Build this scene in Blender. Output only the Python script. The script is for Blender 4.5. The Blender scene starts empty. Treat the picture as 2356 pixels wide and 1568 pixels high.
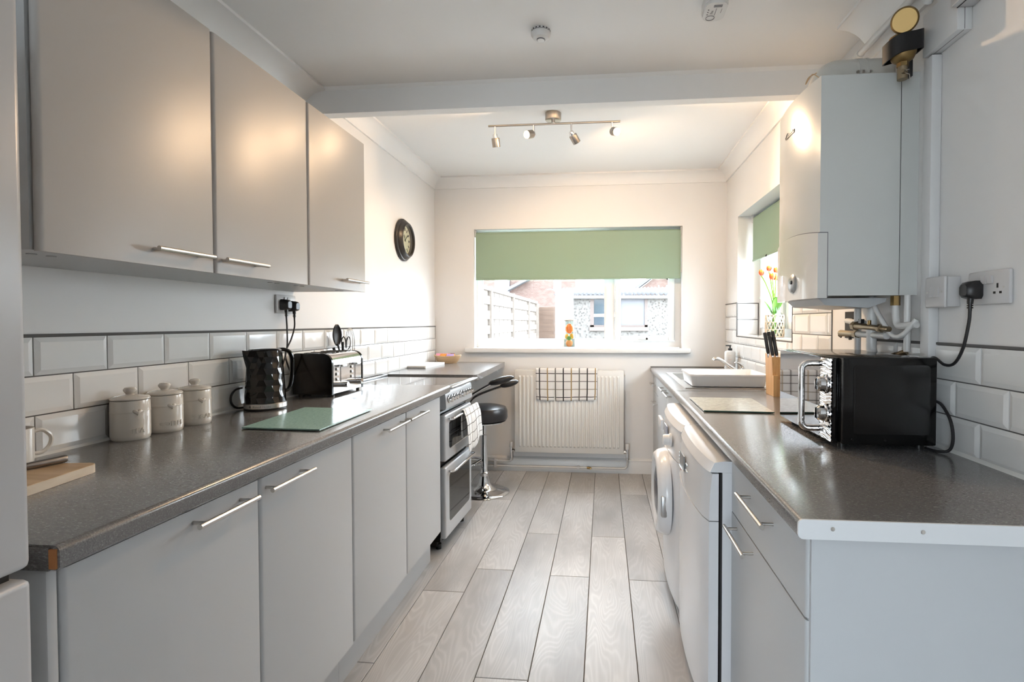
import bpy, bmesh, math, random
from mathutils import Vector, Matrix
random.seed(7)
SC = bpy.context.scene
COL = SC.collection
PI = math.pi

# ------------------------------------------------------------------ camera
W, H = 2356.0, 1568.0
F_PX, CX, CY = 1198.4, 1277.2, 767.85
YAW, PITCH, ROLL, CAM_H = 0.0926, 0.0220, -0.0014, 1.2918
cam = bpy.data.cameras.new('camera')
cam_ob = bpy.data.objects.new('camera', cam)
COL.objects.link(cam_ob)
cam.sensor_fit = 'HORIZONTAL'
cam.sensor_width = 36.0
cam.lens = F_PX / W * 36.0
cam.shift_x = (W / 2 - CX) / W
cam.shift_y = (CY - H / 2) / W
cam.clip_start = 0.02
cam.clip_end = 300
_fw = Vector((-math.sin(YAW) * math.cos(PITCH), math.cos(YAW) * math.cos(PITCH), -math.sin(PITCH)))
_rt = Vector((math.cos(YAW), math.sin(YAW), 0))
_up = _rt.cross(_fw)
_r2 = _rt * math.cos(ROLL) + _up * math.sin(ROLL)
_u2 = -_rt * math.sin(ROLL) + _up * math.cos(ROLL)
_m = Matrix(((_r2.x, _u2.x, -_fw.x, 0), (_r2.y, _u2.y, -_fw.y, 0), (_r2.z, _u2.z, -_fw.z, CAM_H), (0, 0, 0, 1)))
cam_ob.matrix_world = _m
SC.camera = cam_ob

# ------------------------------------------------------------------ sky, exposure
SKY_STRENGTH = 10.0
world = bpy.data.worlds.new('overcast_sky')
SC.world = world
world.use_nodes = True
_bg = world.node_tree.nodes['Background']
_bg.inputs['Color'].default_value = (0.82, 0.92, 1.0, 1)
_bg.inputs['Strength'].default_value = SKY_STRENGTH
SC.view_settings.view_transform = 'Standard'
SC.view_settings.look = 'None'
SC.view_settings.gamma = 1.0
SC.view_settings.use_curve_mapping = False
SC.view_settings.exposure = 1.06
# light-path limits keep the interior quick to resolve
SC.cycles.adaptive_threshold = 0.1
SC.cycles.max_bounces = 4
SC.cycles.diffuse_bounces = 3
SC.cycles.glossy_bounces = 2
SC.cycles.transmission_bounces = 3
SC.cycles.transparent_max_bounces = 6
SC.cycles.caustics_reflective = False
SC.cycles.caustics_refractive = False
SC.cycles.sample_clamp_indirect = 8.0
LAMP_WATT = 28.0
LAMP_COL = (1.0, 0.68, 0.40)


def portal(name, loc, rot, sx, sy):
    l = bpy.data.lights.new(name, 'AREA')
    l.shape = 'RECTANGLE'
    l.size, l.size_y = sx, sy
    l.cycles.is_portal = True
    o = bpy.data.objects.new(name, l)
    COL.objects.link(o)
    o.location = loc
    o.rotation_euler = rot
    return o


# daylight portals in the three window openings (they only guide sampling of the sky)
portal('sky_portal_window', (-0.235, 4.72, 1.60), (-PI / 2, 0, 0), 1.75, 1.0)
portal('sky_portal_side_window', (1.26, 3.52, 1.64), (0, -PI / 2, 0), 0.88, 1.15)
portal('sky_portal_added_door', (-0.92, -1.75, 1.08), (PI / 2, 0, 0), 0.76, 2.05)

# ------------------------------------------------------------------ measured room
L, R, F, BACK = -1.483, 1.024, 4.486, -1.70
CEIL1, CEIL2, BEAM_Y0, BEAM_Y1, BEAM_Z = 2.425, 2.55, 2.43, 2.49, 2.303
WTL, WTR = 0.943, 0.912          # worktop tops left / right

# ------------------------------------------------------------------ materials
MATS = {}


def bsdf(m):
    return m.node_tree.nodes['Principled BSDF']


def mat(name, col, rough=0.5, metal=0.0, spec=0.5, coat=0.0, trans=0.0, emit=None, es=0.0, ior=1.5, alpha=1.0, sheen=0.0):
    if name in MATS:
        return MATS[name]
    m = bpy.data.materials.new(name)
    m.use_nodes = True
    b = bsdf(m)
    b.inputs['Base Color'].default_value = (*col, 1)
    b.inputs['Roughness'].default_value = rough
    b.inputs['Metallic'].default_value = metal
    b.inputs['Specular IOR Level'].default_value = spec
    b.inputs['IOR'].default_value = ior
    b.inputs['Coat Weight'].default_value = coat
    b.inputs['Coat Roughness'].default_value = 0.05
    b.inputs['Transmission Weight'].default_value = trans
    b.inputs['Alpha'].default_value = alpha
    b.inputs['Sheen Weight'].default_value = sheen
    if emit:
        b.inputs['Emission Color'].default_value = (*emit, 1)
        b.inputs['Emission Strength'].default_value = es
    MATS[name] = m
    return m


class NT:
    """tiny node-graph helper"""
    def __init__(s, m):
        s.m, s.nt = m, m.node_tree
        s.b = bsdf(m)

    def new(s, t, **k):
        n = s.nt.nodes.new(t)
        for a, v in k.items():
            setattr(n, a, v)
        return n

    def link(s, a, b):
        s.nt.links.new(a, b)

    def put(s, sock, v):
        if isinstance(v, (int, float)):
            sock.default_value = v
        elif isinstance(v, (tuple, list)):
            sock.default_value = v if len(v) == len(sock.default_value) else (*v, 1)
        else:
            s.link(v, sock)

    def math(s, op, a, b=0.0, c=0.0):
        n = s.new('ShaderNodeMath', operation=op)
        for i, v in enumerate((a, b, c)):
            s.put(n.inputs[i], v)
        return n.outputs[0]

    def coord(s, kind='Object', scale=(1, 1, 1), loc=(0, 0, 0), rot=(0, 0, 0)):
        tc = s.new('ShaderNodeTexCoord')
        mp = s.new('ShaderNodeMapping')
        mp.inputs['Scale'].default_value = scale
        mp.inputs['Location'].default_value = loc
        mp.inputs['Rotation'].default_value = rot
        s.link(tc.outputs[kind], mp.inputs['Vector'])
        return mp.outputs[0]

    def noise(s, vec, scale=5, detail=4, rough=0.5, dist=0.0):
        n = s.new('ShaderNodeTexNoise')
        s.link(vec, n.inputs['Vector'])
        n.inputs['Scale'].default_value = scale
        n.inputs['Detail'].default_value = detail
        n.inputs['Roughness'].default_value = rough
        n.inputs['Distortion'].default_value = dist
        return n.outputs['Fac']

    def ramp(s, fac, stops, interp='LINEAR'):
        n = s.new('ShaderNodeValToRGB')
        cr = n.color_ramp
        cr.interpolation = interp
        while len(cr.elements) < len(stops):
            cr.elements.new(0.5)
        for e, (p, c) in zip(cr.elements, stops):
            e.position = p
            e.color = (*c, 1) if len(c) == 3 else c
        s.put(n.inputs[0], fac)
        return n.outputs[0]

    def mix(s, fac, a, b, mode='MIX'):
        n = s.new('ShaderNodeMix', data_type='RGBA', blend_type=mode)
        s.put(n.inputs[0], fac)
        s.put(n.inputs[6], a)
        s.put(n.inputs[7], b)
        return n.outputs[2]

    def bump(s, h, strength=0.2, dist=0.01):
        n = s.new('ShaderNodeBump')
        n.inputs['Strength'].default_value = strength
        n.inputs['Distance'].default_value = dist
        s.put(n.inputs['Height'], h)
        s.link(n.outputs[0], s.b.inputs['Normal'])

    def sep(s, vec):
        n = s.new('ShaderNodeSeparateXYZ')
        s.link(vec, n.inputs[0])
        return n.outputs


def m_paint(name, col, bump=0.04, rough=0.6):
    m = mat(name, col, rough)
    g = NT(m)
    v = g.coord('Object')
    n = g.noise(v, 60, 3)
    g.bump(n, bump, 0.004)
    n2 = g.noise(v, 1.3, 3)
    c = g.mix(n2, tuple(x * 0.97 for x in col), tuple(min(1, x * 1.03) for x in col))
    g.link(c, g.b.inputs['Base Color'])
    return m


WALL = m_paint('wall_paint', (0.82, 0.81, 0.80))
CEIL = m_paint('ceiling_paint', (0.84, 0.835, 0.825))
GLOSSWHITE = mat('white_gloss_paint', (0.80, 0.80, 0.79), 0.3)
UPVC = mat('white_upvc', (0.82, 0.84, 0.85), 0.25)
DOOR = mat('grey_cabinet_door', (0.53, 0.545, 0.56), 0.36)
UDOOR = mat('warm_shaded_wall_cabinet_door', (0.45, 0.435, 0.42), 0.34)  # cabinet grey darkened and warmed, the uppers' light put into the colour
for _d in (DOOR, UDOOR):
    g = NT(_d)
    g.bump(g.noise(g.coord('Object'), 140, 2), 0.05, 0.002)
CARC = mat('grey_cabinet_board', (0.52, 0.53, 0.54), 0.4)
EDGE = mat('grey_door_edge', (0.42, 0.43, 0.435), 0.35)
STEEL = mat('brushed_steel', (0.62, 0.60, 0.57), 0.28, 1.0)
CHROME = mat('chrome', (0.80, 0.80, 0.81), 0.07, 1.0)
SATIN = mat('satin_silver', (0.46, 0.47, 0.48), 0.3, 0.85)
BRASS = mat('brass', (0.30, 0.20, 0.085), 0.42, 1.0)
OLDBRASS = mat('dull_brass', (0.30, 0.24, 0.16), 0.42, 1.0)
BLACK = mat('black_plastic', (0.012, 0.012, 0.013), 0.35)
BLACKGLOSS = mat('black_gloss_plastic', (0.004, 0.004, 0.0045), 0.06)
BLACKSATIN = mat('black_satin_enamel', (0.006, 0.006, 0.006), 0.16, spec=0.35)
LEATHER = mat('black_faux_leather', (0.018, 0.018, 0.02), 0.3)
RUBBER = mat('black_rubber', (0.015, 0.015, 0.016), 0.6)
WHITEGOODS = mat('white_enamel', (0.74, 0.75, 0.77), 0.22)
WHITEPLASTIC = mat('white_plastic', (0.74, 0.74, 0.74), 0.35)
SOCKETPL = mat('socket_white_plastic', (0.62, 0.61, 0.61), 0.3)
DARKSLOT = mat('dark_slot', (0.02, 0.02, 0.02), 0.7)
GREYTXT = mat('grey_print', (0.18, 0.18, 0.19), 0.6)
RADW = mat('radiator_enamel', (0.78, 0.77, 0.74), 0.3)
BOILERW = mat('boiler_enamel', (0.68, 0.69, 0.67), 0.22)
PIPEW = mat('white_painted_pipe', (0.72, 0.715, 0.70), 0.35)
FLUEW = mat('white_flue_plastic', (0.66, 0.65, 0.61), 0.4)
CERAMIC = mat('cream_glazed_ceramic', (0.70, 0.66, 0.60), 0.12)
GROUT = mat('grey_grout', (0.13, 0.125, 0.12), 0.9)
SILICONE = mat('white_sealant', (0.78, 0.78, 0.76), 0.5)
CABLE = mat('black_cable', (0.01, 0.01, 0.012), 0.45)

# tile glaze with a very slight unevenness
TILE = mat('white_glazed_tile', (0.80, 0.80, 0.79), 0.09)
g = NT(TILE)
g.bump(g.noise(g.coord('Object'), 9, 2), 0.04, 0.02)

# slate-effect laminate
def m_worktop(name, streak_rot=0.5):
    m = mat(name, (0.1, 0.1, 0.1), 0.34)
    g = NT(m)
    v = g.coord('Object', (150, 420, 420), rot=(0, 0, streak_rot))
    a = g.noise(v, 1.0, 6, 0.65, 0.8)
    v2 = g.coord('Object', (3, 5, 4))
    b = g.noise(v2, 1.0, 4, 0.6)
    c1 = g.ramp(a, [(0.30, (0.092, 0.094, 0.097)), (0.52, (0.162, 0.164, 0.168)), (0.76, (0.30, 0.30, 0.30))])
    c2 = g.mix(g.ramp(b, [(0.35, (0, 0, 0)), (0.7, (1, 1, 1))]), c1, (0.17, 0.135, 0.11))
    n = g.new('ShaderNodeMix', data_type='RGBA')
    n.inputs[0].default_value = 0.16
    g.link(c1, n.inputs[6])
    g.link(c2, n.inputs[7])
    g.link(n.outputs[2], g.b.inputs['Base Color'])
    g.link(g.ramp(a, [(0.3, (0.21, 0.21, 0.21)), (0.7, (0.29, 0.29, 0.29))]), g.b.inputs['Roughness'])
    g.bump(a, 0.02, 0.002)
    g.b.inputs['Coat Weight'].default_value = 0.45
    g.b.inputs['Coat Roughness'].default_value = 0.13
    return m


WORKTOP = m_worktop('slate_laminate', 0.5)
WORKEDGE = mat('laminate_core_edge', (0.42, 0.17, 0.06), 0.7)

# grey oak planks: each plank object gets its own shade through Object Info random
def m_plank():
    m = mat('grey_oak_plank', (0.5, 0.48, 0.46), 0.36)
    g = NT(m)
    oi = g.new('ShaderNodeObjectInfo')
    rnd = oi.outputs['Random']
    tc = g.new('ShaderNodeTexCoord')
    off = g.new('ShaderNodeVectorMath', operation='SCALE')
    comb = g.new('ShaderNodeCombineXYZ')
    g.put(comb.inputs[0], g.math('MULTIPLY', rnd, 37.0))
    g.put(comb.inputs[1], g.math('MULTIPLY', rnd, 91.0))
    add = g.new('ShaderNodeVectorMath', operation='ADD')
    g.link(tc.outputs['Object'], add.inputs[0])
    g.link(comb.outputs[0], add.inputs[1])

    def mp(scale):
        n = g.new('ShaderNodeMapping')
        n.inputs['Scale'].default_value = scale
        g.link(add.outputs[0], n.inputs['Vector'])
        return n.outputs[0]
    fine = g.noise(mp((170, 7, 1)), 1.0, 5, 0.6, 0.3)
    # cathedral grain: rings of a distorted, lengthwise stretched field
    big = g.noise(mp((6.0, 0.9, 1)), 1.0, 2, 0.45, 0.35)
    rings = g.math('SINE', g.math('MULTIPLY', big, 230.0))
    rings = g.math('POWER', g.math('MULTIPLY_ADD', rings, 0.5, 0.5), 2.2)
    patch = g.noise(mp((3.0, 1.1, 1)), 1.0, 3, 0.55)
    knots = g.noise(mp((9, 3.2, 1)), 1.0, 2, 0.5)
    base = g.ramp(patch, [(0.28, (0.34, 0.332, 0.33)), (0.5, (0.475, 0.472, 0.475)), (0.72, (0.58, 0.578, 0.585))])
    base = g.mix(g.math('MULTIPLY', fine, 0.55), base, g.mix(1.0, base, (0.74, 0.72, 0.70), 'MULTIPLY'))
    lightgrain = g.mix(g.math('MULTIPLY', rings, g.ramp(patch, [(0.35, (0.05, 0.05, 0.05)), (0.65, (0.42, 0.42, 0.42))])), base, (0.68, 0.675, 0.67))
    kn = g.ramp(knots, [(0.70, (0, 0, 0)), (0.80, (1, 1, 1))])
    c = g.mix(g.math('MULTIPLY', kn, 0.35), lightgrain, (0.24, 0.215, 0.2))
    shade = g.math('MULTIPLY_ADD', rnd, 0.22, 0.88)
    cs = g.new('ShaderNodeCombineColor')
    for i in range(3):
        g.put(cs.inputs[i], shade)
    c = g.mix(1.0, c, cs.outputs[0], 'MULTIPLY')
    g.link(c, g.b.inputs['Base Color'])
    g.bump(fine, 0.06, 0.002)
    g.link(g.ramp(fine, [(0.2, (0.30, 0.30, 0.30)), (0.8, (0.42, 0.42, 0.42))]), g.b.inputs['Roughness'])
    return m


PLANK = m_plank()


def m_wood(name, c0, c1, scale=(3, 60, 60), rough=0.45):
    m = mat(name, c0, rough)
    g = NT(m)
    v = g.coord('Object', scale)
    n = g.noise(v, 1.0, 5, 0.6, 0.6)
    c = g.ramp(n, [(0.3, c0), (0.7, c1)])
    g.link(c, g.b.inputs['Base Color'])
    g.bump(n, 0.05, 0.002)
    return m


BAMBOO = m_wood('pale_bamboo', (0.44, 0.27, 0.13), (0.66, 0.47, 0.28), (4, 40, 40))
BAMBOO_EDGE = m_wood('bamboo_pale_edge', (0.66, 0.55, 0.42), (0.76, 0.66, 0.53), (30, 8, 30))
BLOCKWOOD = m_wood('knife_block_wood', (0.50, 0.27, 0.10), (0.68, 0.42, 0.19), (60, 60, 3))
WICKER = mat('natural_wicker', (0.60, 0.42, 0.25), 0.6)
FENCEW = m_wood('weathered_fence_wood', (0.115, 0.096, 0.08), (0.16, 0.137, 0.118), (20, 2, 20), 0.7)
FENCEB = m_wood('brown_fence_wood', (0.05, 0.028, 0.018), (0.085, 0.053, 0.035), (2, 20, 20), 0.7)


def m_thin_glass(name, tint=(1, 1, 1), refl=0.08):
    """window glass: lets daylight straight through, with a weak mirror layer"""
    m = bpy.data.materials.new(name)
    m.use_nodes = True
    nt = m.node_tree
    nt.nodes.clear()
    out = nt.nodes.new('ShaderNodeOutputMaterial')
    mx = nt.nodes.new('ShaderNodeMixShader')
    tr = nt.nodes.new('ShaderNodeBsdfTransparent')
    tr.inputs[0].default_value = (*tint, 1)
    gl = nt.nodes.new('ShaderNodeBsdfGlossy')
    gl.inputs['Roughness'].default_value = 0.02
    lw = nt.nodes.new('ShaderNodeLayerWeight')
    lw.inputs[0].default_value = 0.5
    pw = nt.nodes.new('ShaderNodeMath')
    pw.operation = 'POWER'
    pw.inputs[1].default_value = 5.0
    ad = nt.nodes.new('ShaderNodeMath')
    ad.operation = 'MULTIPLY_ADD'
    ad.inputs[1].default_value = 0.9
    ad.inputs[2].default_value = 0.035
    nt.links.new(lw.outputs['Facing'], pw.inputs[0])
    nt.links.new(pw.outputs[0], ad.inputs[0])
    nt.links.new(ad.outputs[0], mx.inputs[0])
    nt.links.new(tr.outputs[0], mx.inputs[1])
    nt.links.new(gl.outputs[0], mx.inputs[2])
    nt.links.new(mx.outputs[0], out.inputs[0])
    MATS[name] = m
    return m


PANE = m_thin_glass('window_glass')
CLEAR = m_thin_glass('clear_glass', (0.93, 0.97, 0.95))


def m_stripes(name, base, lines_u, lines_v, wu, wv, cols_u, cols_v):
    """woven check: stripes at the middle of every unit of u and v (UV space)"""
    m = mat(name, base, 0.85, sheen=0.2)
    g = NT(m)
    tc = g.new('ShaderNodeTexCoord')
    x, y, z = g.sep(tc.outputs['UV'])

    def lines(c, w, cols):
        fr = g.math('FRACT', c)
        d = g.math('ABSOLUTE', g.math('SUBTRACT', fr, 0.5))
        mask = g.math('LESS_THAN', d, w)
        k = len(cols)
        idx = g.math('FRACT', g.math('DIVIDE', g.math('ADD', g.math('FLOOR', c), 0.5), float(k)))
        col = g.ramp(idx, [(i / k, cc) for i, cc in enumerate(cols)], 'CONSTANT')
        return mask, col
    mu, cu = lines(x, wu, cols_u)
    mv, cv = lines(y, wv, cols_v)
    c = g.mix(mv, (*base, 1), cv)
    c = g.mix(mu, c, cu)
    g.link(c, g.b.inputs['Base Color'])
    wv_ = g.noise(g.coord('UV', (160, 160, 1)), 1.0, 2)
    g.bump(wv_, 0.12, 0.002)
    return m


def m_blind():
    m = mat('sage_green_blind_fabric', (0.34, 0.45, 0.34), 0.8)
    g = NT(m)
    b = g.b
    # a little daylight soaks through the cloth
    tl = g.new('ShaderNodeBsdfTranslucent')
    tl.inputs[0].default_value = (0.36, 0.54, 0.36, 1)
    mx = g.new('ShaderNodeMixShader')
    mx.inputs[0].default_value = 0.10
    out = g.nt.nodes['Material Output']
    g.link(b.outputs[0], mx.inputs[1])
    g.link(tl.outputs[0], mx.inputs[2])
    g.link(mx.outputs[0], out.inputs[0])
    g.bump(g.noise(g.coord('Object', (300, 300, 300)), 1.0, 2), 0.1, 0.001)
    return m


BLIND = m_blind()
# ------------------------------------------------------------------ geometry helpers
ORG = {}


class MB:
    """collects faces in world coordinates; build() links them as ONE mesh object"""
    def __init__(s):
        s.v, s.f, s.uv = [], [], {}

    def add(s, vs, fs, uvs=None):
        o = len(s.v)
        s.v += [Vector(p) for p in vs]
        s.f += [tuple(i + o for i in f) for f in fs]
        if uvs:
            for i, u in enumerate(uvs):
                s.uv[o + i] = u
        return s

    def box(s, x0, x1, y0, y1, z0, z1):
        x0, x1 = sorted((x0, x1)); y0, y1 = sorted((y0, y1)); z0, z1 = sorted((z0, z1))
        vs = [(x, y, z) for z in (z0, z1) for y in (y0, y1) for x in (x0, x1)]
        return s.add(vs, [(0, 2, 3, 1), (4, 5, 7, 6), (0, 1, 5, 4), (2, 6, 7, 3), (0, 4, 6, 2), (1, 3, 7, 5)])

    def rbox(s, x0, x1, y0, y1, z0, z1, r=0.005, seg=2, axis=None):
        """box with rounded edges (all, or only those parallel to axis 'xyz')"""
        bm = bmesh.new()
        bmesh.ops.create_cube(bm, size=1.0)
        c = Vector(((x0 + x1) / 2, (y0 + y1) / 2, (z0 + z1) / 2))
        d = Vector((abs(x1 - x0), abs(y1 - y0), abs(z1 - z0)))
        for v in bm.verts:
            v.co = Vector((v.co.x * d.x, v.co.y * d.y, v.co.z * d.z)) + c
        if axis:
            k = ['xyz'.index(a) for a in axis]
            ed = [e for e in bm.edges if max(range(3), key=lambda i: abs((e.verts[0].co - e.verts[1].co)[i])) in k]
        else:
            ed = bm.edges[:]
        r = min(r, min(d) * 0.49)
        bmesh.ops.bevel(bm, geom=ed, offset=r, segments=seg, affect='EDGES', profile=0.5)
        return s.bm(bm)

    def bm(s, bm):
        bm.verts.index_update()
        s.add([v.co.copy() for v in bm.verts], [tuple(v.index for v in f.verts) for f in bm.faces])
        bm.free()
        return s

    def prism(s, poly, axis, a0, a1):
        """extrude a 2-D polygon along an axis; poly coords are the two other axes in order"""
        n = len(poly)

        def P(q, a):
            if axis == 'x': return (a, q[0], q[1])
            if axis == 'y': return (q[0], a, q[1])
            return (q[0], q[1], a)
        vs = [P(q, a0) for q in poly] + [P(q, a1) for q in poly]
        fs = [tuple(range(n))[::-1], tuple(range(n, 2 * n))]
        fs += [(i, (i + 1) % n, n + (i + 1) % n, n + i) for i in range(n)]
        return s.add(vs, fs)

    def cyl(s, p0, p1, r0, r1=None, n=20, caps=True):
        r1 = r0 if r1 is None else r1
        p0, p1 = Vector(p0), Vector(p1)
        d = (p1 - p0).normalized()
        a = d.orthogonal().normalized()
        b = d.cross(a)
        vs = []
        for p, r in ((p0, r0), (p1, r1)):
            vs += [p + (a * math.cos(t) + b * math.sin(t)) * r for t in (2 * PI * i / n for i in range(n))]
        fs = [(i, (i + 1) % n, n + (i + 1) % n, n + i) for i in range(n)]
        if caps:
            fs += [tuple(range(n))[::-1], tuple(range(n, 2 * n))]
        return s.add(vs, fs)

    def tube(s, pts, r, n=10, closed=False, caps=True):
        pts = [Vector(p) for p in pts]
        m = len(pts)
        rs = r if isinstance(r, (list, tuple)) else [r] * m
        rings, prev = [], None
        for i in range(m):
            if closed:
                d = pts[(i + 1) % m] - pts[i - 1]
            else:
                d = pts[min(i + 1, m - 1)] - pts[max(i - 1, 0)]
            d.normalize()
            if prev is None:
                a = d.orthogonal().normalized()
            else:
                a = (prev - d * prev.dot(d))
                a = a.normalized() if a.length > 1e-6 else d.orthogonal().normalized()
            prev = a
            b = d.cross(a)
            rings.append([pts[i] + (a * math.cos(t) + b * math.sin(t)) * rs[i] for t in (2 * PI * k / n for k in range(n))])
        vs = [p for rg in rings for p in rg]
        fs = []
        for i in range(m if closed else m - 1):
            j = (i + 1) % m
            fs += [(i * n + k, i * n + (k + 1) % n, j * n + (k + 1) % n, j * n + k) for k in range(n)]
        if caps and not closed:
            fs += [tuple(range(n))[::-1], tuple(range((m - 1) * n, m * n))]
        return s.add(vs, fs)

    def lathe(s, prof, c=(0, 0, 0), n=32, axis='z', closed=False, M=None, caps=True):
        """revolve (r, h) profile about an axis through c"""
        c = Vector(c)
        vs = []
        for r, h in prof:
            for i in range(n):
                t = 2 * PI * i / n
                q = (r * math.cos(t), r * math.sin(t), h)
                if axis == 'x': q = (q[2], q[0], q[1])
                if axis == 'y': q = (q[1], q[2], q[0])
                q = Vector(q)
                if M is not None: q = M @ q
                vs.append(c + q)
        m = len(prof)
        fs = []
        for j in range(m if closed else m - 1):
            k = (j + 1) % m
            fs += [(j * n + i, j * n + (i + 1) % n, k * n + (i + 1) % n, k * n + i) for i in range(n)]
        if not closed and caps:
            if prof[0][0] > 1e-5: fs.append(tuple(range(n))[::-1])
            if prof[-1][0] > 1e-5: fs.append(tuple(range((m - 1) * n, m * n)))
        return s.add(vs, fs)

    def sphere(s, c, rx, ry=None, rz=None, n=16, m=10):
        ry, rz = ry or rx, rz or rx
        pr = [(math.sin(PI * j / m), -math.cos(PI * j / m)) for j in range(m + 1)]
        pr[0], pr[-1] = (1e-6, -1), (1e-6, 1)
        o = len(s.v)
        s.lathe(pr, (0, 0, 0), n)
        for i in range(o, len(s.v)):
            p = s.v[i]
            s.v[i] = Vector((c[0] + p.x * rx, c[1] + p.y * ry, c[2] + p.z * rz))
        return s

    def grid(s, fn, nu, nv, uvfn=None, thick=0.0):
        vs, uv = [], []
        for j in range(nv + 1):
            for i in range(nu + 1):
                u, v = i / nu, j / nv
                vs.append(Vector(fn(u, v)))
                uv.append(uvfn(u, v) if uvfn else (u, v))
        fs = [(j * (nu + 1) + i, j * (nu + 1) + i + 1, (j + 1) * (nu + 1) + i + 1, (j + 1) * (nu + 1) + i)
              for j in range(nv) for i in range(nu)]
        return s.add(vs, fs, uv)

    def xf(s, M, start=0):
        for i in range(start, len(s.v)):
            s.v[i] = M @ s.v[i]
        return s

    def rot(s, c, ang, axis='Z', start=0):
        c = Vector(c)
        return s.xf(Matrix.Translation(c) @ Matrix.Rotation(ang, 4, axis) @ Matrix.Translation(-c), start)

    def mesh(s, name, org, smooth):
        me = bpy.data.meshes.new(name)
        me.from_pydata([tuple(p - org) for p in s.v], [], s.f)
        bm = bmesh.new()
        bm.from_mesh(me)
        bmesh.ops.recalc_face_normals(bm, faces=bm.faces[:])
        bm.to_mesh(me)
        bm.free()
        if s.uv:
            l = me.uv_layers.new(name='UVMap')
            for lp in me.loops:
                l.data[lp.index].uv = s.uv.get(lp.vertex_index, (0, 0))
        if smooth:
            me.polygons.foreach_set('use_smooth', [True] * len(me.polygons))
            me.set_sharp_from_angle(angle=math.radians(smooth))
        me.update()
        return me

    def build(s, name, m, parent=None, smooth=38, org=None):
        if parent is not None:
            o0 = ORG[parent.name]
        elif org is not None:
            o0 = Vector(org)
        else:
            xs = [p.x for p in s.v]; ys = [p.y for p in s.v]; zs = [p.z for p in s.v]
            o0 = Vector(((min(xs) + max(xs)) / 2, (min(ys) + max(ys)) / 2, min(zs)))
        me = s.mesh(name, o0, smooth)
        me.materials.append(m)
        ob = bpy.data.objects.new(name, me)
        COL.objects.link(ob)
        if parent is not None:
            ob.parent = parent
        else:
            ob.location = o0
        ORG[ob.name] = o0
        return ob


def tag(o, label, cat, group=None):
    o['label'] = label
    o['category'] = cat
    if group:
        o['group'] = group
    return o


def thing(name, label, cat, loc, group=None):
    o = bpy.data.objects.new(name, None)
    COL.objects.link(o)
    o.location = loc
    o.empty_display_size = 0.05
    ORG[o.name] = Vector(loc)
    return tag(o, label, cat, group)


def struct(name, mb, m, label=None, smooth=38, cat=None):
    o = mb.build(name, m, None, smooth, (0, 0, 0))
    o['kind'] = 'structure'
    if label:
        o['label'] = label
    o['category'] = cat or name.split('_')[0]
    return o


def sempty(name, label, cat):
    o = thing(name, label, cat, (0, 0, 0))
    o['kind'] = 'structure'
    return o


def inst(src, parent, loc, rot=(0, 0, 0), scale=(1, 1, 1), name=None):
    """another piece that shares mesh data (src is a mesh datablock)"""
    o = bpy.data.objects.new(name or src.name, src)
    COL.objects.link(o)
    o.parent = parent
    o.location = loc
    o.rotation_euler = rot
    o.scale = scale
    ORG[o.name] = Vector((0, 0, 0))
    return o


def copy_tree(o, delta, parent=None, label=None):
    c = o.copy()
    COL.objects.link(c)
    c.parent = parent
    if parent is None:
        c.location = Vector(o.location) + Vector(delta)
        if label:
            c['label'] = label
    for ch in [x for x in o.children]:
        copy_tree(ch, delta, c)
    return c


def text_mb(s, size, depth=0.0, cx=True):
    """flat lettering in the XY plane as an MB (built-in font)"""
    cu = bpy.data.curves.new('lettering', 'FONT')
    cu.body = s
    cu.size = size
    cu.extrude = depth
    cu.resolution_u = 3
    cu.align_x = 'CENTER' if cx else 'LEFT'
    ob = bpy.data.objects.new('lettering', cu)
    COL.objects.link(ob)
    dg = bpy.context.evaluated_depsgraph_get()
    me = bpy.data.meshes.new_from_object(ob.evaluated_get(dg))
    mb = MB()
    mb.add([v.co.copy() for v in me.vertices], [tuple(p.vertices) for p in me.polygons])
    bpy.data.objects.remove(ob)
    bpy.data.curves.remove(cu)
    bpy.data.meshes.remove(me)
    return mb


def remap(mb, fn):
    mb.v = [Vector(fn(p)) for p in mb.v]
    return mb


def arc(c, r, a0, a1, n, u, v):
    c, u, v = Vector(c), Vector(u), Vector(v)
    return [c + u * (r * math.cos(a0 + (a1 - a0) * i / n)) + v * (r * math.sin(a0 + (a1 - a0) * i / n)) for i in range(n + 1)]


def bez(p0, p1, p2, p3, n=14):
    p0, p1, p2, p3 = map(Vector, (p0, p1, p2, p3))
    out = []
    for i in range(n + 1):
        t = i / n
        out.append(p0 * (1 - t) ** 3 + p1 * 3 * t * (1 - t) ** 2 + p2 * 3 * t * t * (1 - t) + p3 * t ** 3)
    return out


def spline(pts, n=6):
    """Catmull-Rom through points"""
    P = [Vector(p) for p in pts]
    P = [P[0] * 2 - P[1]] + P + [P[-1] * 2 - P[-2]]
    out = []
    for i in range(1, len(P) - 2):
        for k in range(n):
            t = k / n
            a, b, c, d = P[i - 1], P[i], P[i + 1], P[i + 2]
            out.append(0.5 * ((2 * b) + (c - a) * t + (2 * a - 5 * b + 4 * c - d) * t * t + (3 * b - a - 3 * c + d) * t ** 3))
    out.append(P[-2])
    return out


def rrect(x0, x1, y0, y1, r, n=4):
    pts = []
    for cx_, cy_, a in ((x1 - r, y1 - r, 0), (x0 + r, y1 - r, PI / 2), (x0 + r, y0 + r, PI), (x1 - r, y0 + r, 1.5 * PI)):
        pts += [(cx_ + r * math.cos(a + PI / 2 * i / n), cy_ + r * math.sin(a + PI / 2 * i / n)) for i in range(n + 1)]
    return pts


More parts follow.
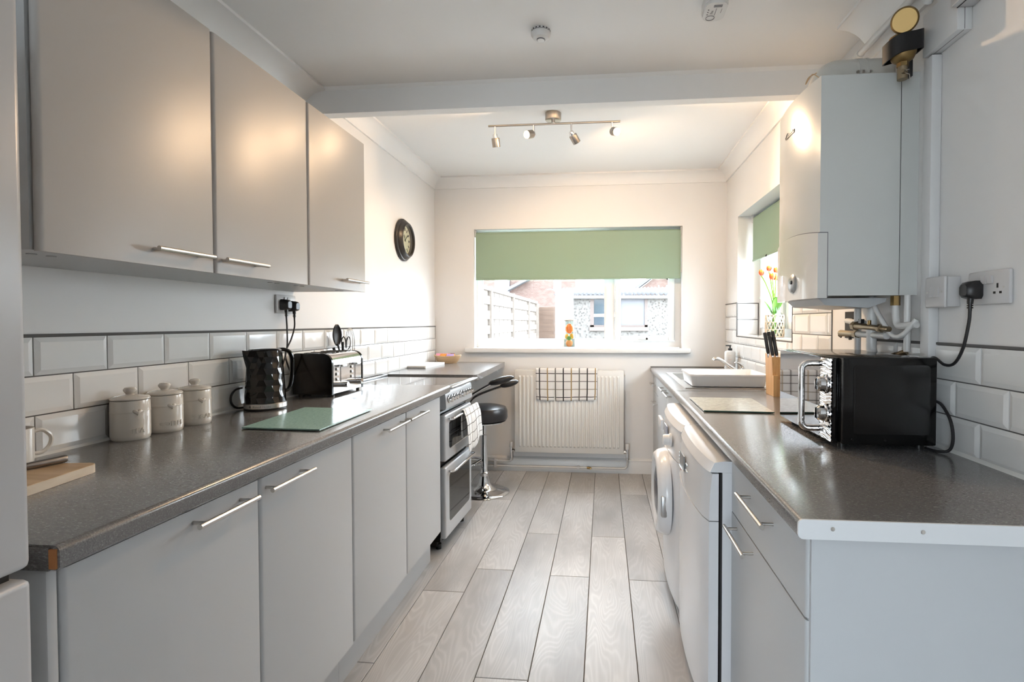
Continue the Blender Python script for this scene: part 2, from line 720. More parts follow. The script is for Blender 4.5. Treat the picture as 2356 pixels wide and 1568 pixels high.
def bar_handle(parent, x, y0, y1, z, side, r=0.006, off=0.033, horizontal=True):
    """bar handle on two pegs; side=+1 stands off towards +X"""
    mb = MB()
    xa = x + side * off
    mb.cyl((xa, y0, z), (xa, y1, z), r, n=14)
    for y in (y0 + 0.022 * (1 if y1 > y0 else -1), y1 - 0.022 * (1 if y1 > y0 else -1)):
        mb.cyl((x, y, z), (xa, y, z), r * 0.72, n=10)
    return mb.build('handle', STEEL, parent)
# ================================================================== THE SETTING
# ---- floor: sub-floor + planks
floor = struct('floor', MB().box(L - 0.02, R + 0.02, BACK, F + 0.02, -0.06, -0.009), GROUT, 'pale grey oak plank floor running the length of the kitchen', cat='floor')
xb = [-1.483, -1.268, -1.069, -0.868, -0.665, -0.466, -0.271, -0.070, 0.128, 0.327, 0.526, 0.725, 0.924, 1.024]
ends = [2.2, 1.2, 1.88, 2.42, 2.66, 3.143, 2.622, 3.128, 2.611, 2.05, 2.9, 2.4, 2.0]
PL = 1.306
_cache = {}


def plank_mesh(w, l):
    k = (round(w, 4), round(l, 3))
    if k not in _cache:
        mb = MB()
        g_ = 0.0013
        a, b_ = w / 2 - g_, l / 2 - g_
        c = 0.0016
        mb.add([(-a, -b_, -.009), (a, -b_, -.009), (a, b_, -.009), (-a, b_, -.009),
                (-a, -b_, -c), (a, -b_, -c), (a, b_, -c), (-a, b_, -c),
                (-a + c, -b_ + c, 0), (a - c, -b_ + c, 0), (a - c, b_ - c, 0), (-a + c, b_ - c, 0)],
               [(0, 1, 5, 4), (1, 2, 6, 5), (2, 3, 7, 6), (3, 0, 4, 7), (4, 5, 9, 8), (5, 6, 10, 9), (6, 7, 11, 10), (7, 4, 8, 11), (8, 9, 10, 11)])
        me = mb.mesh('plank', Vector((0, 0, 0)), 0)
        me.materials.append(PLANK)
        _cache[k] = me
    return _cache[k]


for i in range(len(xb) - 1):
    w = xb[i + 1] - xb[i]
    y = ends[i] - PL * 4
    while y < F:
        y0, y1 = max(y, BACK), min(y + PL, F)
        if y1 - y0 > 0.03:
            inst(plank_mesh(w, y1 - y0), floor, ((xb[i] + xb[i + 1]) / 2, (y0 + y1) / 2, 0), name='plank')
        y += PL

# ---- walls
wl = struct('wall_left', MB().box(L - 0.22, L, BACK - 0.2, F + 0.3, -0.06, 2.75), WALL, 'white painted wall behind the long worktop, with a tiled splashback', cat='wall')
# far wall with window opening
WX0, WX1, WZ0, WZ1 = -1.128, 0.662, 1.070, 2.105
mb = MB()
mb.box(L, WX0, F, F + 0.30, -0.06, 2.75).box(WX1, R, F, F + 0.30, -0.06, 2.75)
mb.box(WX0, WX1, F, F + 0.30, -0.06, WZ0).box(WX0, WX1, F, F + 0.30, WZ1, 2.75)
wf = struct('wall_far', mb, WALL, 'cream white far wall with a wide window and radiator', cat='wall')
# right wall with side window opening
VY0, VY1, VZ0, VZ1 = 2.925, 4.118, 1.188, 2.100
mb = MB()
T = 0.26
mb.box(R, R + T, BACK - 0.2, VY0, -0.06, 2.75).box(R, R + T, VY1, F + 0.3, -0.06, 2.75)
mb.box(R, R + T, VY0, VY1, -0.06, VZ0).box(R, R + T, VY0, VY1, VZ1, 2.75)
wr = struct('wall_right', mb, WALL, 'white painted wall carrying the boiler, with a tiled splashback', cat='wall')
# back wall, unseen, with a garden door added to let daylight in from behind
GX0, GX1, GZ1 = -1.30, -0.54, 2.10
mb = MB()
mb.box(L, GX0, BACK - 0.2, BACK, -0.06, 2.75).box(GX1, R, BACK - 0.2, BACK, -0.06, 2.75).box(GX0, GX1, BACK - 0.2, BACK, GZ1, 2.75)
struct('wall_back', mb, WALL, 'unseen white wall around the added glazed door', cat='wall')
door = sempty('door_1', 'unseen white glazed garden door, added for daylight from behind', 'door')
for a, b in ((GX0, GX1),):
    mb = MB()
    y0, y1 = BACK - 0.13, BACK - 0.07
    mb.box(a, a + .09, y0, y1, 0, GZ1).box(b - .09, b, y0, y1, 0, GZ1).box(a + .09, b - .09, y0, y1, 0, .12).box(a + .09, b - .09, y0, y1, GZ1 - .09, GZ1)
    leaf = mb.build('door_leaf', UPVC, door)
    MB().box(a + .09, b - .09, BACK - .101, BACK - .099, .12, GZ1 - .09).build('pane', PANE, leaf, 0)

# ---- ceilings, beam, coving
struct('ceiling', MB().box(L, R, BACK, BEAM_Y0, CEIL1, 2.75), CEIL, 'white ceiling over the near half of the kitchen', cat='ceiling')
struct('ceiling_extension', MB().box(L, R, BEAM_Y1, F, CEIL2, 2.75), CEIL, 'white raised ceiling over the window end', cat='ceiling')
struct('trim_1', MB().box(L, R, BEAM_Y0, BEAM_Y1, BEAM_Z, 2.75), CEIL, 'boxed white ceiling beam crossing the kitchen', cat='beam')


def coving_profile(r, n=8):
    """concave quarter: corner at (0,0), out along +a, down along -b"""
    pts = [(0, 0), (r, 0), (r, -0.012)]
    for i in range(1, n):
        t = PI / 2 * i / n
        pts.append((r - (r - 0.012) * math.sin(t), -r + (r - 0.012) * math.cos(t)))
    pts += [(0.012, -r), (0, -r)]
    return pts


def coving(name, lab, side, plane, a0, a1, z, r):
    pr = coving_profile(r)
    mb = MB()
    if side in 'lr':
        sgn = 1 if side == 'l' else -1
        mb.prism([(plane + sgn * p, z + q) for p, q in pr], 'y', a0, a1)
    else:
        mb.prism([(plane - p, z + q) for p, q in pr], 'x', a0, a1)
    return struct(name, mb, CEIL, lab, 25, 'coving')


coving('trim_2', 'deep white coving above the grey wall cabinets', 'l', L, BACK, BEAM_Y0, CEIL1, 0.145)
coving('trim_3', 'white coving along the right wall, cut off short by the boiler flue', 'r', R, BACK, 2.12, CEIL1, 0.13)
coving('trim_4', 'white coving on the left wall at the window end', 'l', L, BEAM_Y1, F, CEIL2, 0.09)
coving('trim_5', 'white coving over the window wall', 'f', F, L, R, CEIL2, 0.09)
coving('trim_6', 'white coving on the right wall at the window end', 'r', R, BEAM_Y1, F, CEIL2, 0.09)
# thin moulding line where ceiling meets the beam
struct('trim_7', MB().prism([(BEAM_Y0 - 0.016, CEIL1), (BEAM_Y0, CEIL1), (BEAM_Y0, CEIL1 - 0.012)], 'x', L + 0.14, R), CEIL, 'fine white bead along the top of the ceiling beam', cat='moulding')

# ---- skirting on the far wall
prof = [(F, 0), (F - 0.022, 0), (F - 0.022, 0.085), (F - 0.016, 0.098), (F - 0.018, 0.108), (F - 0.008, 0.122), (F, 0.125)]
struct('baseboard_far', MB().prism(prof, 'x', L, R), GLOSSWHITE, 'white gloss skirting board under the radiator', cat='skirting')

# ---- wall tiles -----------------------------------------------------------
def tile_mesh(w, h, nm='tile', depth=0.0075, bevel=0.013):
    a, b = w / 2, h / 2
    e = 0.0035
    i, j = a - min(bevel, a * .6), b - min(bevel, b * .6)
    vs = [(0, -a, -b), (0, a, -b), (0, a, b), (0, -a, b), (e, -a, -b), (e, a, -b), (e, a, b), (e, -a, b),
          (depth, -i, -j), (depth, i, -j), (depth, i, j), (depth, -i, j)]
    fs = [(0, 1, 5, 4), (1, 2, 6, 5), (2, 3, 7, 6), (3, 0, 4, 7), (4, 5, 9, 8), (5, 6, 10, 9), (6, 7, 11, 10), (7, 4, 8, 11), (8, 9, 10, 11)]
    me = MB().add(vs, fs).mesh(nm, Vector((0, 0, 0)), 0)
    me.materials.append(TILE)
    return me


_tc = {}


def tile(parent, x, side, y0, y1, z0, z1, gap=0.0018):
    w, h = y1 - y0 - 2 * gap, z1 - z0 - 2 * gap
    if w < 0.006 or h < 0.006:
        return
    k = (round(w, 3), round(h, 3))
    if k not in _tc:
        _tc[k] = tile_mesh(w, h)
    inst(_tc[k], parent, (x, (y0 + y1) / 2, (z0 + z1) / 2), (0, 0, 0 if side > 0 else PI), name='tile')


def tile_rows(parent, x, side, ya, yb, ztop, rows, phase, pitch=0.203, rh=0.103, zmin=None):
    for k in range(rows):
        z1 = ztop - rh * k
        z0 = z1 - rh
        if zmin is not None:
            z0 = max(z0, zmin)
        off = phase + (0.5 * pitch if k % 2 else 0)
        y = off - pitch * 60
        while y < yb:
            a, b = max(y, ya), min(y + pitch, yb)
            if b - a > 0.012:
                tile(parent, x, side, a, b, z0, z1)
            y += pitch


ZTL, ZTR = 1.2562, 1.2224
MB().box(L, L + 0.0030, 0.80, F, WTL - 0.02, ZTL + 0.0065).build('grout', GROUT, wl, 0)
MB().box(L, L + 0.0072, 0.80, F, ZTL + 0.0002, ZTL + 0.0072).build('tile_trim', GROUT, wl, 0)
tile_rows(wl, L + 0.0022, 1, 0.80, F - 0.004, ZTL, 3, 1.4254)
MB().prism([(L, WTL), (L + 0.016, WTL), (L + 0.009, WTL + 0.007)], 'y', 0.80, 2.84).build('sealant_bead', SILICONE, wl)
# right wall, near field (beside and behind the microwave)
MB().box(R - 0.003, R, 0.80, 2.12, WTR - 0.02, ZTR + 0.0065).build('grout', GROUT, wr, 0)
MB().box(R - 0.0072, R, 0.80, 2.12, ZTR + 0.0002, ZTR + 0.0072).build('tile_trim', GROUT, wr, 0)
tile_rows(wr, R - 0.0022, -1, 0.80, 2.12, ZTR, 3, 1.5096)
MB().prism([(R, WTR), (R - 0.018, WTR), (R - 0.009, WTR + 0.009)], 'y', 0.80, F).build('sealant_bead', SILICONE, wr)
# right wall, far field round the side window
ZT2 = 1.437
mb = MB()
mb.box(R - 0.003, R, 2.444, VY0, WTR - 0.02, ZT2 + 0.004).box(R - 0.003, R, VY1, F, WTR - 0.02, ZT2 + 0.006).box(R - 0.003, R, VY0, VY1, WTR - 0.02, VZ0)
mb.build('grout', GROUT, wr, 0)
MB().box(R - 0.007, R, VY1, F, ZT2, ZT2 + 0.006).build('tile_trim', GROUT, wr, 0)
for k in range(5):
    z1 = ZT2 - 0.103 * k
    z0 = z1 - 0.103
    ph = 2.688 + (0 if k % 2 else 0.1015) - 0.203 * 20
    y = ph
    while y < F:
        a, b = max(y, 2.444), min(y + 0.203, F - 0.004)
        y += 0.203
        if b - a < 0.012:
            continue
        segs = [(a, b, z0, z1)]
        if z1 > VZ0 + 0.001:
            segs = []
            if a < VY0:
                segs.append((a, min(b, VY0), z0, z1))
            if b > VY1:
                segs.append((max(a, VY1), b, z0, z1))
            if z0 < VZ0 - 0.01 and a < VY1 and b > VY0:
                segs.append((max(a, VY0), min(b, VY1), z0, VZ0))
        for s_ in segs:
            tile(wr, R - 0.0022, -1, *s_)
# tiled lower part of the far reveal (faces the camera)
rt = tile_mesh(0.148, 0.118, 'reveal_tile')
for z in (VZ0 + 0.062, VZ0 + 0.185):
    o = inst(rt, wr, (R + 0.077, VY1 - 0.002, z), (0, 0, -PI / 2), name='reveal_tile')
MB().box(R, R + .16, VY1 - 0.003, VY1, VZ0, VZ0 + .252).build('grout', GROUT, wr, 0)
# dark grout line round the opening
mb = MB()
mb.box(R - 0.008, R + 0.001, VY1 - 0.006, VY1, VZ0 - 0.004, VZ0 + 0.256).box(R - 0.008, R + 0.001, VY0, VY1, VZ0 - 0.008, VZ0 - 0.001).box(R - .008, R + .001, VY0, VY0 + .006, VZ0 - .004, VZ0 + 0.256)
mb.build('corner_grout', GROUT, wr, 0)
# rough plaster hole where pipes pass through the wall
MB().box(R - 0.004, R + 0.02, 2.20, 2.315, 1.225, 1.335).build('pipe_hole', DARKSLOT, wr, 0)

# ---- window 1 (far) -------------------------------------------------------
w1 = sempty('window_1', 'wide white window with a small opening light on its right', 'window')
Y0, Y1 = F + 0.10, F + 0.17
mb = MB()
fx0, fx1, fz0, fz1 = WX0 - 0.01, WX1 + 0.005, 1.075, WZ1
mb.box(fx0, -1.089, Y0, Y1, fz0, fz1).box(0.612, fx1, Y0, Y1, fz0, fz1).box(0.021, 0.096, Y0, Y1, fz0, fz1)
mb.box(-1.089, 0.021, Y0, Y1, fz0, 1.136).box(0.096, 0.612, Y0, Y1, fz0, 1.129)
mb.box(-1.089, 0.021, Y0, Y1, fz1 - .05, fz1).box(0.096, 0.612, Y0, Y1, fz1 - .05, fz1)
fr = mb.build('frame', UPVC, w1)
mb = MB()
for a, b, c, d in ((-1.089, -1.074, 1.136, 2.055), (0.006, 0.021, 1.136, 2.055)):
    mb.prism([(a, Y0 + .012), (b, Y0 + .012), (b, Y0 + .03), (a, Y0 + .03)], 'z', c, d)
mb.box(-1.074, 0.006, Y0 + .012, Y0 + .03, 1.136, 1.150)
mb.build('glazing_bead', UPVC, w1)
MB().box(-1.074, 0.006, Y0 + .035, Y0 + .039, 1.150, 2.055).build('pane', PANE, w1, 0)
sash = MB()
s0, s1 = Y0 - 0.018, Y0 + 0.03
sash.rbox(0.099, 0.150, s0, s1, 1.132, 2.052, .006).rbox(0.558, 0.609, s0, s1, 1.132, 2.052, .006).rbox(0.150, 0.558, s0, s1, 1.132, 1.172, .006).rbox(0.150, 0.558, s0, s1, 2.01, 2.052, .006)
sh = sash.build('sash', UPVC, w1)
MB().box(0.150, 0.558, Y0 + .005, Y0 + .009, 1.172, 2.01).build('pane', PANE, sh, 0)
hb = MB().rbox(0.30, 0.42, s0 - .022, s0 - .008, 1.142, 1.160, .005)
hb.cyl((0.372, s0, 1.151), (0.372, s0 - .024, 1.151), .013, n=16)
hd = hb.build('handle', UPVC, sh)
MB().cyl((0.372, s0 - .0235, 1.151), (0.372, s0 - .028, 1.151), .009, n=16).build('key_lock', BLACK, hd)
# board
struct('trim_8', MB().rbox(-1.205, 0.728, F - 0.045, Y0, 1.032, 1.072, 0.006, 2), GLOSSWHITE, 'white window board under the far window', cat='window board')

# ---- window 2 (right wall) ------------------------------------------------
w2 = sempty('window_2', 'white side window behind the tulips and boiler', 'window')
X0, X1 = R + 0.165, R + 0.235
mb = MB()
mb.box(X0, X1, VY0, VY0 + .06, VZ0, VZ1).box(X0, X1, VY1 - .06, VY1, VZ0, VZ1).box(X0, X1, VY0 + .06, VY1 - .06, VZ0, VZ0 + .06).box(X0, X1, VY0 + .06, VY1 - .06, VZ1 - .06, VZ1)
mb.box(X0, X1, 3.49, 3.55, VZ0 + .06, VZ1 - .06)
mb.build('frame', UPVC, w2)
for a, b in ((VY0 + .06, 3.49), (3.55, VY1 - .06)):
    q = MB()
    x0, x1 = X0 - .016, X0 + .03
    q.rbox(x0, x1, a, a + .05, VZ0 + .06, VZ1 - .06, .006).rbox(x0, x1, b - .05, b, VZ0 + .06, VZ1 - .06, .006).rbox(x0, x1, a + .05, b - .05, VZ0 + .06, VZ0 + .11, .006).rbox(x0, x1, a + .05, b - .05, VZ1 - .11, VZ1 - .06, .006)
    sh = q.build('sash', UPVC, w2)
    MB().box(X0 + .01, X0 + .014, a + .05, b - .05, VZ0 + .11, VZ1 - .11).build('pane', PANE, sh, 0)
    hh = MB().rbox(x0 - .03, x0 - .012, a + .10, a + .22, VZ0 + .075, VZ0 + .092, .005).cyl((x0, a + .12, VZ0 + .083), (x0 - .03, a + .12, VZ0 + .083), .011, n=14)
    hd = hh.build('handle', UPVC, sh)
    MB().cyl((x0 - .029, a + .12, VZ0 + .083), (x0 - .034, a + .12, VZ0 + .083), .007, n=14).build('key_lock', BLACK, hd)
struct('trim_9', MB().box(R - 0.001, X0, VY0, VY1, VZ0 - 0.001, VZ0 + 0.008), TILE, 'white tiled sill of the side window', cat='window sill')
# ================================================================== LEFT RUN
# ---- fridge freezer (only its door edge is in frame)
FRIDGE = mat('pale_silver_enamel', (0.52, 0.53, 0.55), 0.3)
t = thing('fridge_freezer', 'tall pale fridge freezer cut off by the left edge of the picture', 'fridge', (-1.16, 0.394, 0))
MB().rbox(L + .03, -.905, .098, .690, .02, 1.84, .008).build('body', FRIDGE, t)
MB().rbox(-.902, -.845, .096, .692, .93, 1.84, .010, 3).build('fridge_door', FRIDGE, t)
MB().rbox(-.902, -.845, .096, .692, .06, .914, .010, 3).build('freezer_door', FRIDGE, t)
MB().box(-.905, -.87, .11, .68, .914, .93).build('door_gap_seal', RUBBER, t)
MB().box(-1.40, -.92, .11, .68, 0, .03).build('foot_rail', BLACK, t)

# ---- base units
DX = -0.875


def unit_door(parent, y0, y1, z0, z1, side, xf, r=0.012, th=0.02, g_=0.0016, m=None):
    mb = MB().rbox(xf - side * th, xf, y0 + g_, y1 - g_, z0, z1, r, 4, axis='z')
    return mb.build('door', m or DOOR, parent)


for (ya, ym, yb, lab, hs) in ((0.757, 1.2475, 1.7415, 'grey double base cabinet next to the fridge freezer', ((1.009, 1.198), (1.250, 1.448))),
                              (1.7425, 2.241, 2.730, 'grey double base cabinet next to the silver cooker', ((1.980, 2.193), (2.214, 2.443)))):
    t = thing('base_cabinet', lab, 'cabinet', (-1.18, (ya + yb) / 2, 0), 'grey base cabinets')
    mb = MB()
    th = .018
    mb.box(L + .002, DX - .022, ya, ya + th, .15, .902).box(L + .002, DX - .022, yb - th, yb, .15, .902).box(L + .002, DX - .022, ya + th, yb - th, .15, .168)
    mb.box(L + .002, L + .01, ya + th, yb - th, .168, .902).box(DX - .08, DX - .022, ya + th, yb - th, .884, .902).box(DX - .04, DX - .022, ym - .02, ym + .02, .168, .884)
    mb.build('carcass', CARC, t)
    for (a, b), (h0, h1) in zip(((ya, ym), (ym, yb)), hs):
        d = unit_door(t, a, b, .165, .893, 1, DX)
        bar_handle(d, DX, h0, h1, .864, 1)
    y_end = yb if yb < 2 else 2.722
    MB().box(-.952, -.934, ya, y_end, 0, .163).build('plinth', DOOR, t)
    if ya < 1:
        MB().rbox(L + .002, DX - .004, ya - .019, ya - .001, 0.0, .902, .004, 2).build('end_panel', DOOR, t)

# ---- worktop
t = thing('worktop', 'long dark slate-effect worktop with the kettle and canisters', 'worktop', (-1.17, 1.78, WTL - .04))
xf = -0.850
pr = [(L + .001, WTL), (xf - .012, WTL)] + [(xf - .012 + .012 * math.sin(PI / 2 * i / 5), WTL - .012 + .012 * math.cos(PI / 2 * i / 5)) for i in range(1, 6)]
pr += [(xf, WTL - .034), (xf - .006, WTL - .040), (L + .001, WTL - .040)]
MB().prism(pr, 'y', 0.735, 2.828).build('top', WORKTOP, t, 30)
MB().box(-1.40, -.866, .731, .735, WTL - .040, WTL - .003).build('end_strip', WORKTOP, t)
MB().box(-.866, -.8545, .7315, .735, WTL - .037, WTL - .006).build('bare_core_edge', WORKEDGE, t)

# ---- wall cabinets
UX, UZ0, UZ1 = -1.123, 1.437, 2.131
for (cuts, lab, hs) in (((0.945, 1.4195, 1.903), 'grey double wall cabinet above the ceramic canisters', ((1.192, 1.377), (1.426, 1.615))),
                        ((1.904, 2.384), 'narrow grey wall cabinet above the toaster', ((2.138, 2.341),))):
    ya, yb = cuts[0], cuts[-1]
    t = thing('wall_cabinet', lab, 'cabinet', (-1.30, (ya + yb) / 2, UZ0), 'grey wall cabinets')
    mb = MB()
    th = .018
    mb.box(L + .001, UX - .022, ya, ya + th, UZ0 + .003, UZ1).box(L + .001, UX - .022, yb - th, yb, UZ0 + .003, UZ1)
    mb.box(L + .001, UX - .022, ya + th, yb - th, UZ0 + .003, UZ0 + .021).box(L + .001, UX - .022, ya + th, yb - th, UZ1 - th, UZ1).box(L + .001, L + .008, ya + th, yb - th, UZ0 + .021, UZ1 - th)
    mb.build('carcass', CARC, t)
    # cam covers seen on the underside
    for y in (ya + .06, ya + .1, yb - .06, yb - .1):
        MB().cyl((UX - .09, y, UZ0 + .004), (UX - .09, y, UZ0 + .001), .009, n=12).build('cam_cover', EDGE, t)
    for i in range(len(cuts) - 1):
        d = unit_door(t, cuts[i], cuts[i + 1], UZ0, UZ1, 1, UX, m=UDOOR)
        bar_handle(d, UX, hs[i][0], hs[i][1], 1.477, 1)

# ---- double socket with two black plugs above the toaster
t = thing('double_socket', 'white double socket under the wall cabinets feeding kettle and toaster', 'socket', (L, 2.306, 1.334))
MB().rbox(L + .0005, L + .011, 2.232, 2.380, 1.336, 1.421, .004).build('faceplate', SOCKETPL, t)
for y in (2.293, 2.318):
    MB().prism([(L + .011, 1.392), (L + .014, 1.392), (L + .017, 1.410), (L + .011, 1.410)], 'y', y - .008, y + .008).build('rocker_switch', SOCKETPL, t)


def plug(mb, x, y, z, side):
    """UK plug: rounded block with bevelled back and ribbed neck"""
    def P(d, a, b): return (x + side * d, y + a, z + b)
    o = len(mb.v)
    prof = [(-.024, -.016), (-.018, -.024), (.018, -.024), (.024, -.016), (.024, .014), (.015, .025), (-.015, .025), (-.024, .014)]
    rings = [(0, 1.0), (.014, 1.0), (.030, .82), (.036, .6)]
    vs = [P(d, a * s_, b * s_) for d, s_ in rings for a, b in prof]
    n = len(prof)
    fs = [(j * n + i, j * n + (i + 1) % n, (j + 1) * n + (i + 1) % n, (j + 1) * n + i) for j in range(len(rings) - 1) for i in range(n)]
    fs += [tuple(range(n))[::-1], tuple(range((len(rings) - 1) * n, len(rings) * n))]
    mb.add(vs, fs)
    mb.cyl(P(.016, 0, -.022), P(.017, 0, -.034), .008, .0075, 10)
    for k in range(3):
        mb.cyl(P(.017, 0, -.034 - .006 * k), P(.017, 0, -.0375 - .006 * k), .0072, n=10)
    mb.cyl(P(.017, 0, -.034), P(.017, 0, -.056), .0045, n=10)
    return mb


t = thing('power_cord', 'black flex dropping from the left plug behind the kettle', 'cable', (L + .02, 2.275, 1.2), 'appliance flexes at the worktop socket')
plug(MB(), L + .012, 2.275, 1.375, 1).build('plug', BLACK, t)
MB().tube(spline([(L + .029, 2.275, 1.322), (L + .03, 2.278, 1.25), (L + .032, 2.27, 1.17), (L + .035, 2.22, 1.08), (L + .04, 2.12, .96), (L + .05, 2.06, .949)]), .0036, 8).build('flex', CABLE, t)
t = thing('power_cord', 'black flex curling from the right plug towards the toaster', 'cable', (L + .02, 2.338, 1.2), 'appliance flexes at the worktop socket')
plug(MB(), L + .012, 2.338, 1.370, 1).build('plug', BLACK, t)
MB().tube(spline([(L + .029, 2.338, 1.318), (L + .03, 2.335, 1.27), (L + .035, 2.30, 1.215), (L + .034, 2.262, 1.165), (L + .034, 2.262, 1.12), (L + .03, 2.33, 1.02), (L + .03, 2.40, .952), (L + .06, 2.42, .950)]), .0036, 8).build('flex', CABLE, t)

# ---- canisters
def canister(x, y, r, h, word, lab, rotdeg):
    t = thing('storage_canister', lab, 'canister', (x, y, WTL), 'cream ceramic storage canisters')
    z = WTL
    MB().lathe([(r * .90, 0), (r * .975, .004), (r, .014), (r * 1.0, h * .70), (r * 1.012, h * .705), (r * 1.012, h * .735), (r * 1.0, h * .74), (r * .985, h - .004), (r * .965, h)], (x, y, z), 40).build('pot', CERAMIC, t)
    lid = MB().lathe([(r * .93, h + .0005), (r * 1.0, h + .003), (r * 1.0, h + .006), (r * .9, h + .010), (r * .45, h + .0145), (.011, h + .0155), (.010, h + .018), (.0125, h + .021), (.0165, h + .027), (.0168, h + .031), (.013, h + .0365), (.006, h + .038), (1e-4, h + .0382)], (x, y, z), 36).build('lid', CERAMIC, t)
    # raised lettering wrapped round the pot
    a0 = math.radians(rotdeg)
    tm = text_mb(word, .021, .0022)
    remap(tm, lambda p: (x + (r + .0002 + p.z) * math.cos(a0 + p.x / r), y + (r + .0002 + p.z) * math.sin(a0 + p.x / r), z + .022 + p.y))
    tm.build('raised_lettering', CERAMIC, t, 25)
    # raised heart on the band
    pts = []
    for i in range(26):
        s = 2 * PI * i / 26
        pts.append((.0125 * math.sin(s) ** 3, .0105 * (0.8125 * math.cos(s) - .3125 * math.cos(2 * s) - .125 * math.cos(3 * s) - .0625 * math.cos(4 * s))))
    hm = MB()
    zc = h * .72
    rings = [(1.0, .0), (.86, .0035), (.5, .006), (.08, .0065)]
    vs = []
    for sc, d in rings:
        for u, v in pts:
            vs.append((x + (r + d) * math.cos(a0 + u * sc / r), y + (r + d) * math.sin(a0 + u * sc / r), z + zc + v * sc))
    n = len(pts)
    fs = [(j * n + i, j * n + (i + 1) % n, (j + 1) * n + (i + 1) % n, (j + 1) * n + i) for j in range(3) for i in range(n)] + [tuple(range(3 * n, 4 * n))]
    hm.add(vs, fs)
    hm.build('raised_heart', CERAMIC, t, 60)


canister(-1.4232, 1.443, .0495, .118, 'TEA', 'cream ceramic canister with raised TEA lettering, nearest the fridge', -26)
canister(-1.4150, 1.558, .0495, .118, 'COFFEE', 'middle cream ceramic canister with raised COFFEE lettering', -26)
canister(-1.4125, 1.681, .0480, .118, 'SUGAR', 'cream ceramic canister with raised SUGAR lettering, nearest the kettle', -26)

# ---- kettle
def kettle():
    x, y, z = -1.372, 2.000, WTL
    t = thing('electric_kettle', 'black dimpled electric kettle with steel base ring on the worktop', 'kettle', (x, y, z))
    MB().lathe([(.074, 0), (.078, .002), (.078, .006), (.076, .007)], (x, y, z), 40).build('power_base', BLACK, t)
    base = MB().lathe([(.0765, .0072), (.0785, .009), (.0780, .026), (.0755, .028)], (x, y, z), 48).build('steel_ring', STEEL, t)
    # dimpled body: hexagonal honeycomb facets pushed in and out
    nA, nZ = 24, 9
    zb, zt = .0285, .236
    vs, fs = [], []
    rnd = random.Random(3)
    for j in range(nZ + 1):
        v = j / nZ
        rr = .0755 - .0135 * v - .004 * math.sin(PI * v) * 0
        for i in range(nA):
            aa = 2 * PI * (i + (0.5 if j % 2 else 0)) / nA
            d = 0.0
            if 0 < j < nZ:
                d = -.0042 if (i - j // 2 - j) % 3 == 0 else .0006
            r_ = rr + d
            # spout: pull towards -Y/-X at the top
            ang = math.atan2(math.sin(aa - SP), math.cos(aa - SP))
            pull = max(0, 1 - abs(ang) / .62) * max(0, (v - .55) / .45) ** 1.3 * .034
            r_ += pull
            vs.append((x + r_ * math.cos(aa), y + r_ * math.sin(aa), z + zb + (zt - zb) * v + pull * .15))
    for j in range(nZ):
        for i in range(nA):
            a, b = j * nA + i, j * nA + (i + 1) % nA
            c, d = (j + 1) * nA + i, (j + 1) * nA + (i + 1) % nA
            if j % 2 == 0:
                fs += [(a, b, c), (b, d, c)]
            else:
                fs += [(a, b, d), (a, d, c)]
    body = MB().add(vs, fs)
    body.build('body', BLACKGLOSS, t, 9)
    # lid with a low rim
    MB().lathe([(.0605, .232), (.0615, .238), (.056, .243), (.02, .246), (1e-4, .2465)], (x, y, z), 36).build('lid', BLACKGLOSS, t)
    # handle opposite the spout
    hd = Vector((math.cos(SP + PI), math.sin(SP + PI), 0))
    p = [Vector((x, y, z)) + hd * r_ + Vector((0, 0, h)) for r_, h in ((.052, .236), (.080, .237), (.104, .226), (.116, .195), (.116, .14), (.110, .095), (.096, .070), (.074, .062))]
    path = spline(p, 5)
    hb = MB()
    up = Vector((-hd.y, hd.x, 0))
    vs, fs = [], []
    n = 8
    for i, q in enumerate(path):
        d = (path[min(i + 1, len(path) - 1)] - path[max(i - 1, 0)]).normalized()
        nrm = d.cross(up).normalized()
        for k in range(n):
            a = 2 * PI * k / n
            vs.append(q + up * (.0125 * math.cos(a)) + nrm * (.0085 * math.sin(a)))
    m = len(path)
    fs = [(i * n + k, i * n + (k + 1) % n, (i + 1) * n + (k + 1) % n, (i + 1) * n + k) for i in range(m - 1) for k in range(n)]
    fs += [tuple(range(n))[::-1], tuple(range((m - 1) * n, m * n))]
    hb.add(vs, fs).build('handle', BLACKGLOSS, t, 60)
    # lettering on the steel ring
    a0 = math.radians(-66)
    r = .0785
    tm = text_mb('Russell Hobbs', .0115, .0002)
    remap(tm, lambda q: (x + (r + .0004 + q.z) * math.cos(a0 + q.x / r), y + (r + .0004 + q.z) * math.sin(a0 + q.x / r), z + .0135 + q.y))
    tm.build('base_lettering', GREYTXT, base)
    em = MB().box(-.0035, .0035, 0, .010, -.0003, .0003)
    remap(em, lambda q: (x + (r + .0004 + q.z) * math.cos(a0 + (q.x - .046) / r), y + (r + .0004 + q.z) * math.sin(a0 + (q.x - .046) / r), z + .013 + q.y))
    em.build('base_emblem', GREYTXT, base)
    # flex looping out on the wall side
    MB().tube(spline([(-1.452, 1.985, .949), (-1.462, 1.950, .953), (-1.464, 1.925, .975), (-1.464, 1.925, 1.005), (-1.464, 1.95, 1.025), (-1.463, 1.985, 1.028)]), .0042, 8).build('flex_loop', CABLE, t)


SP = math.radians(-115)
kettle()

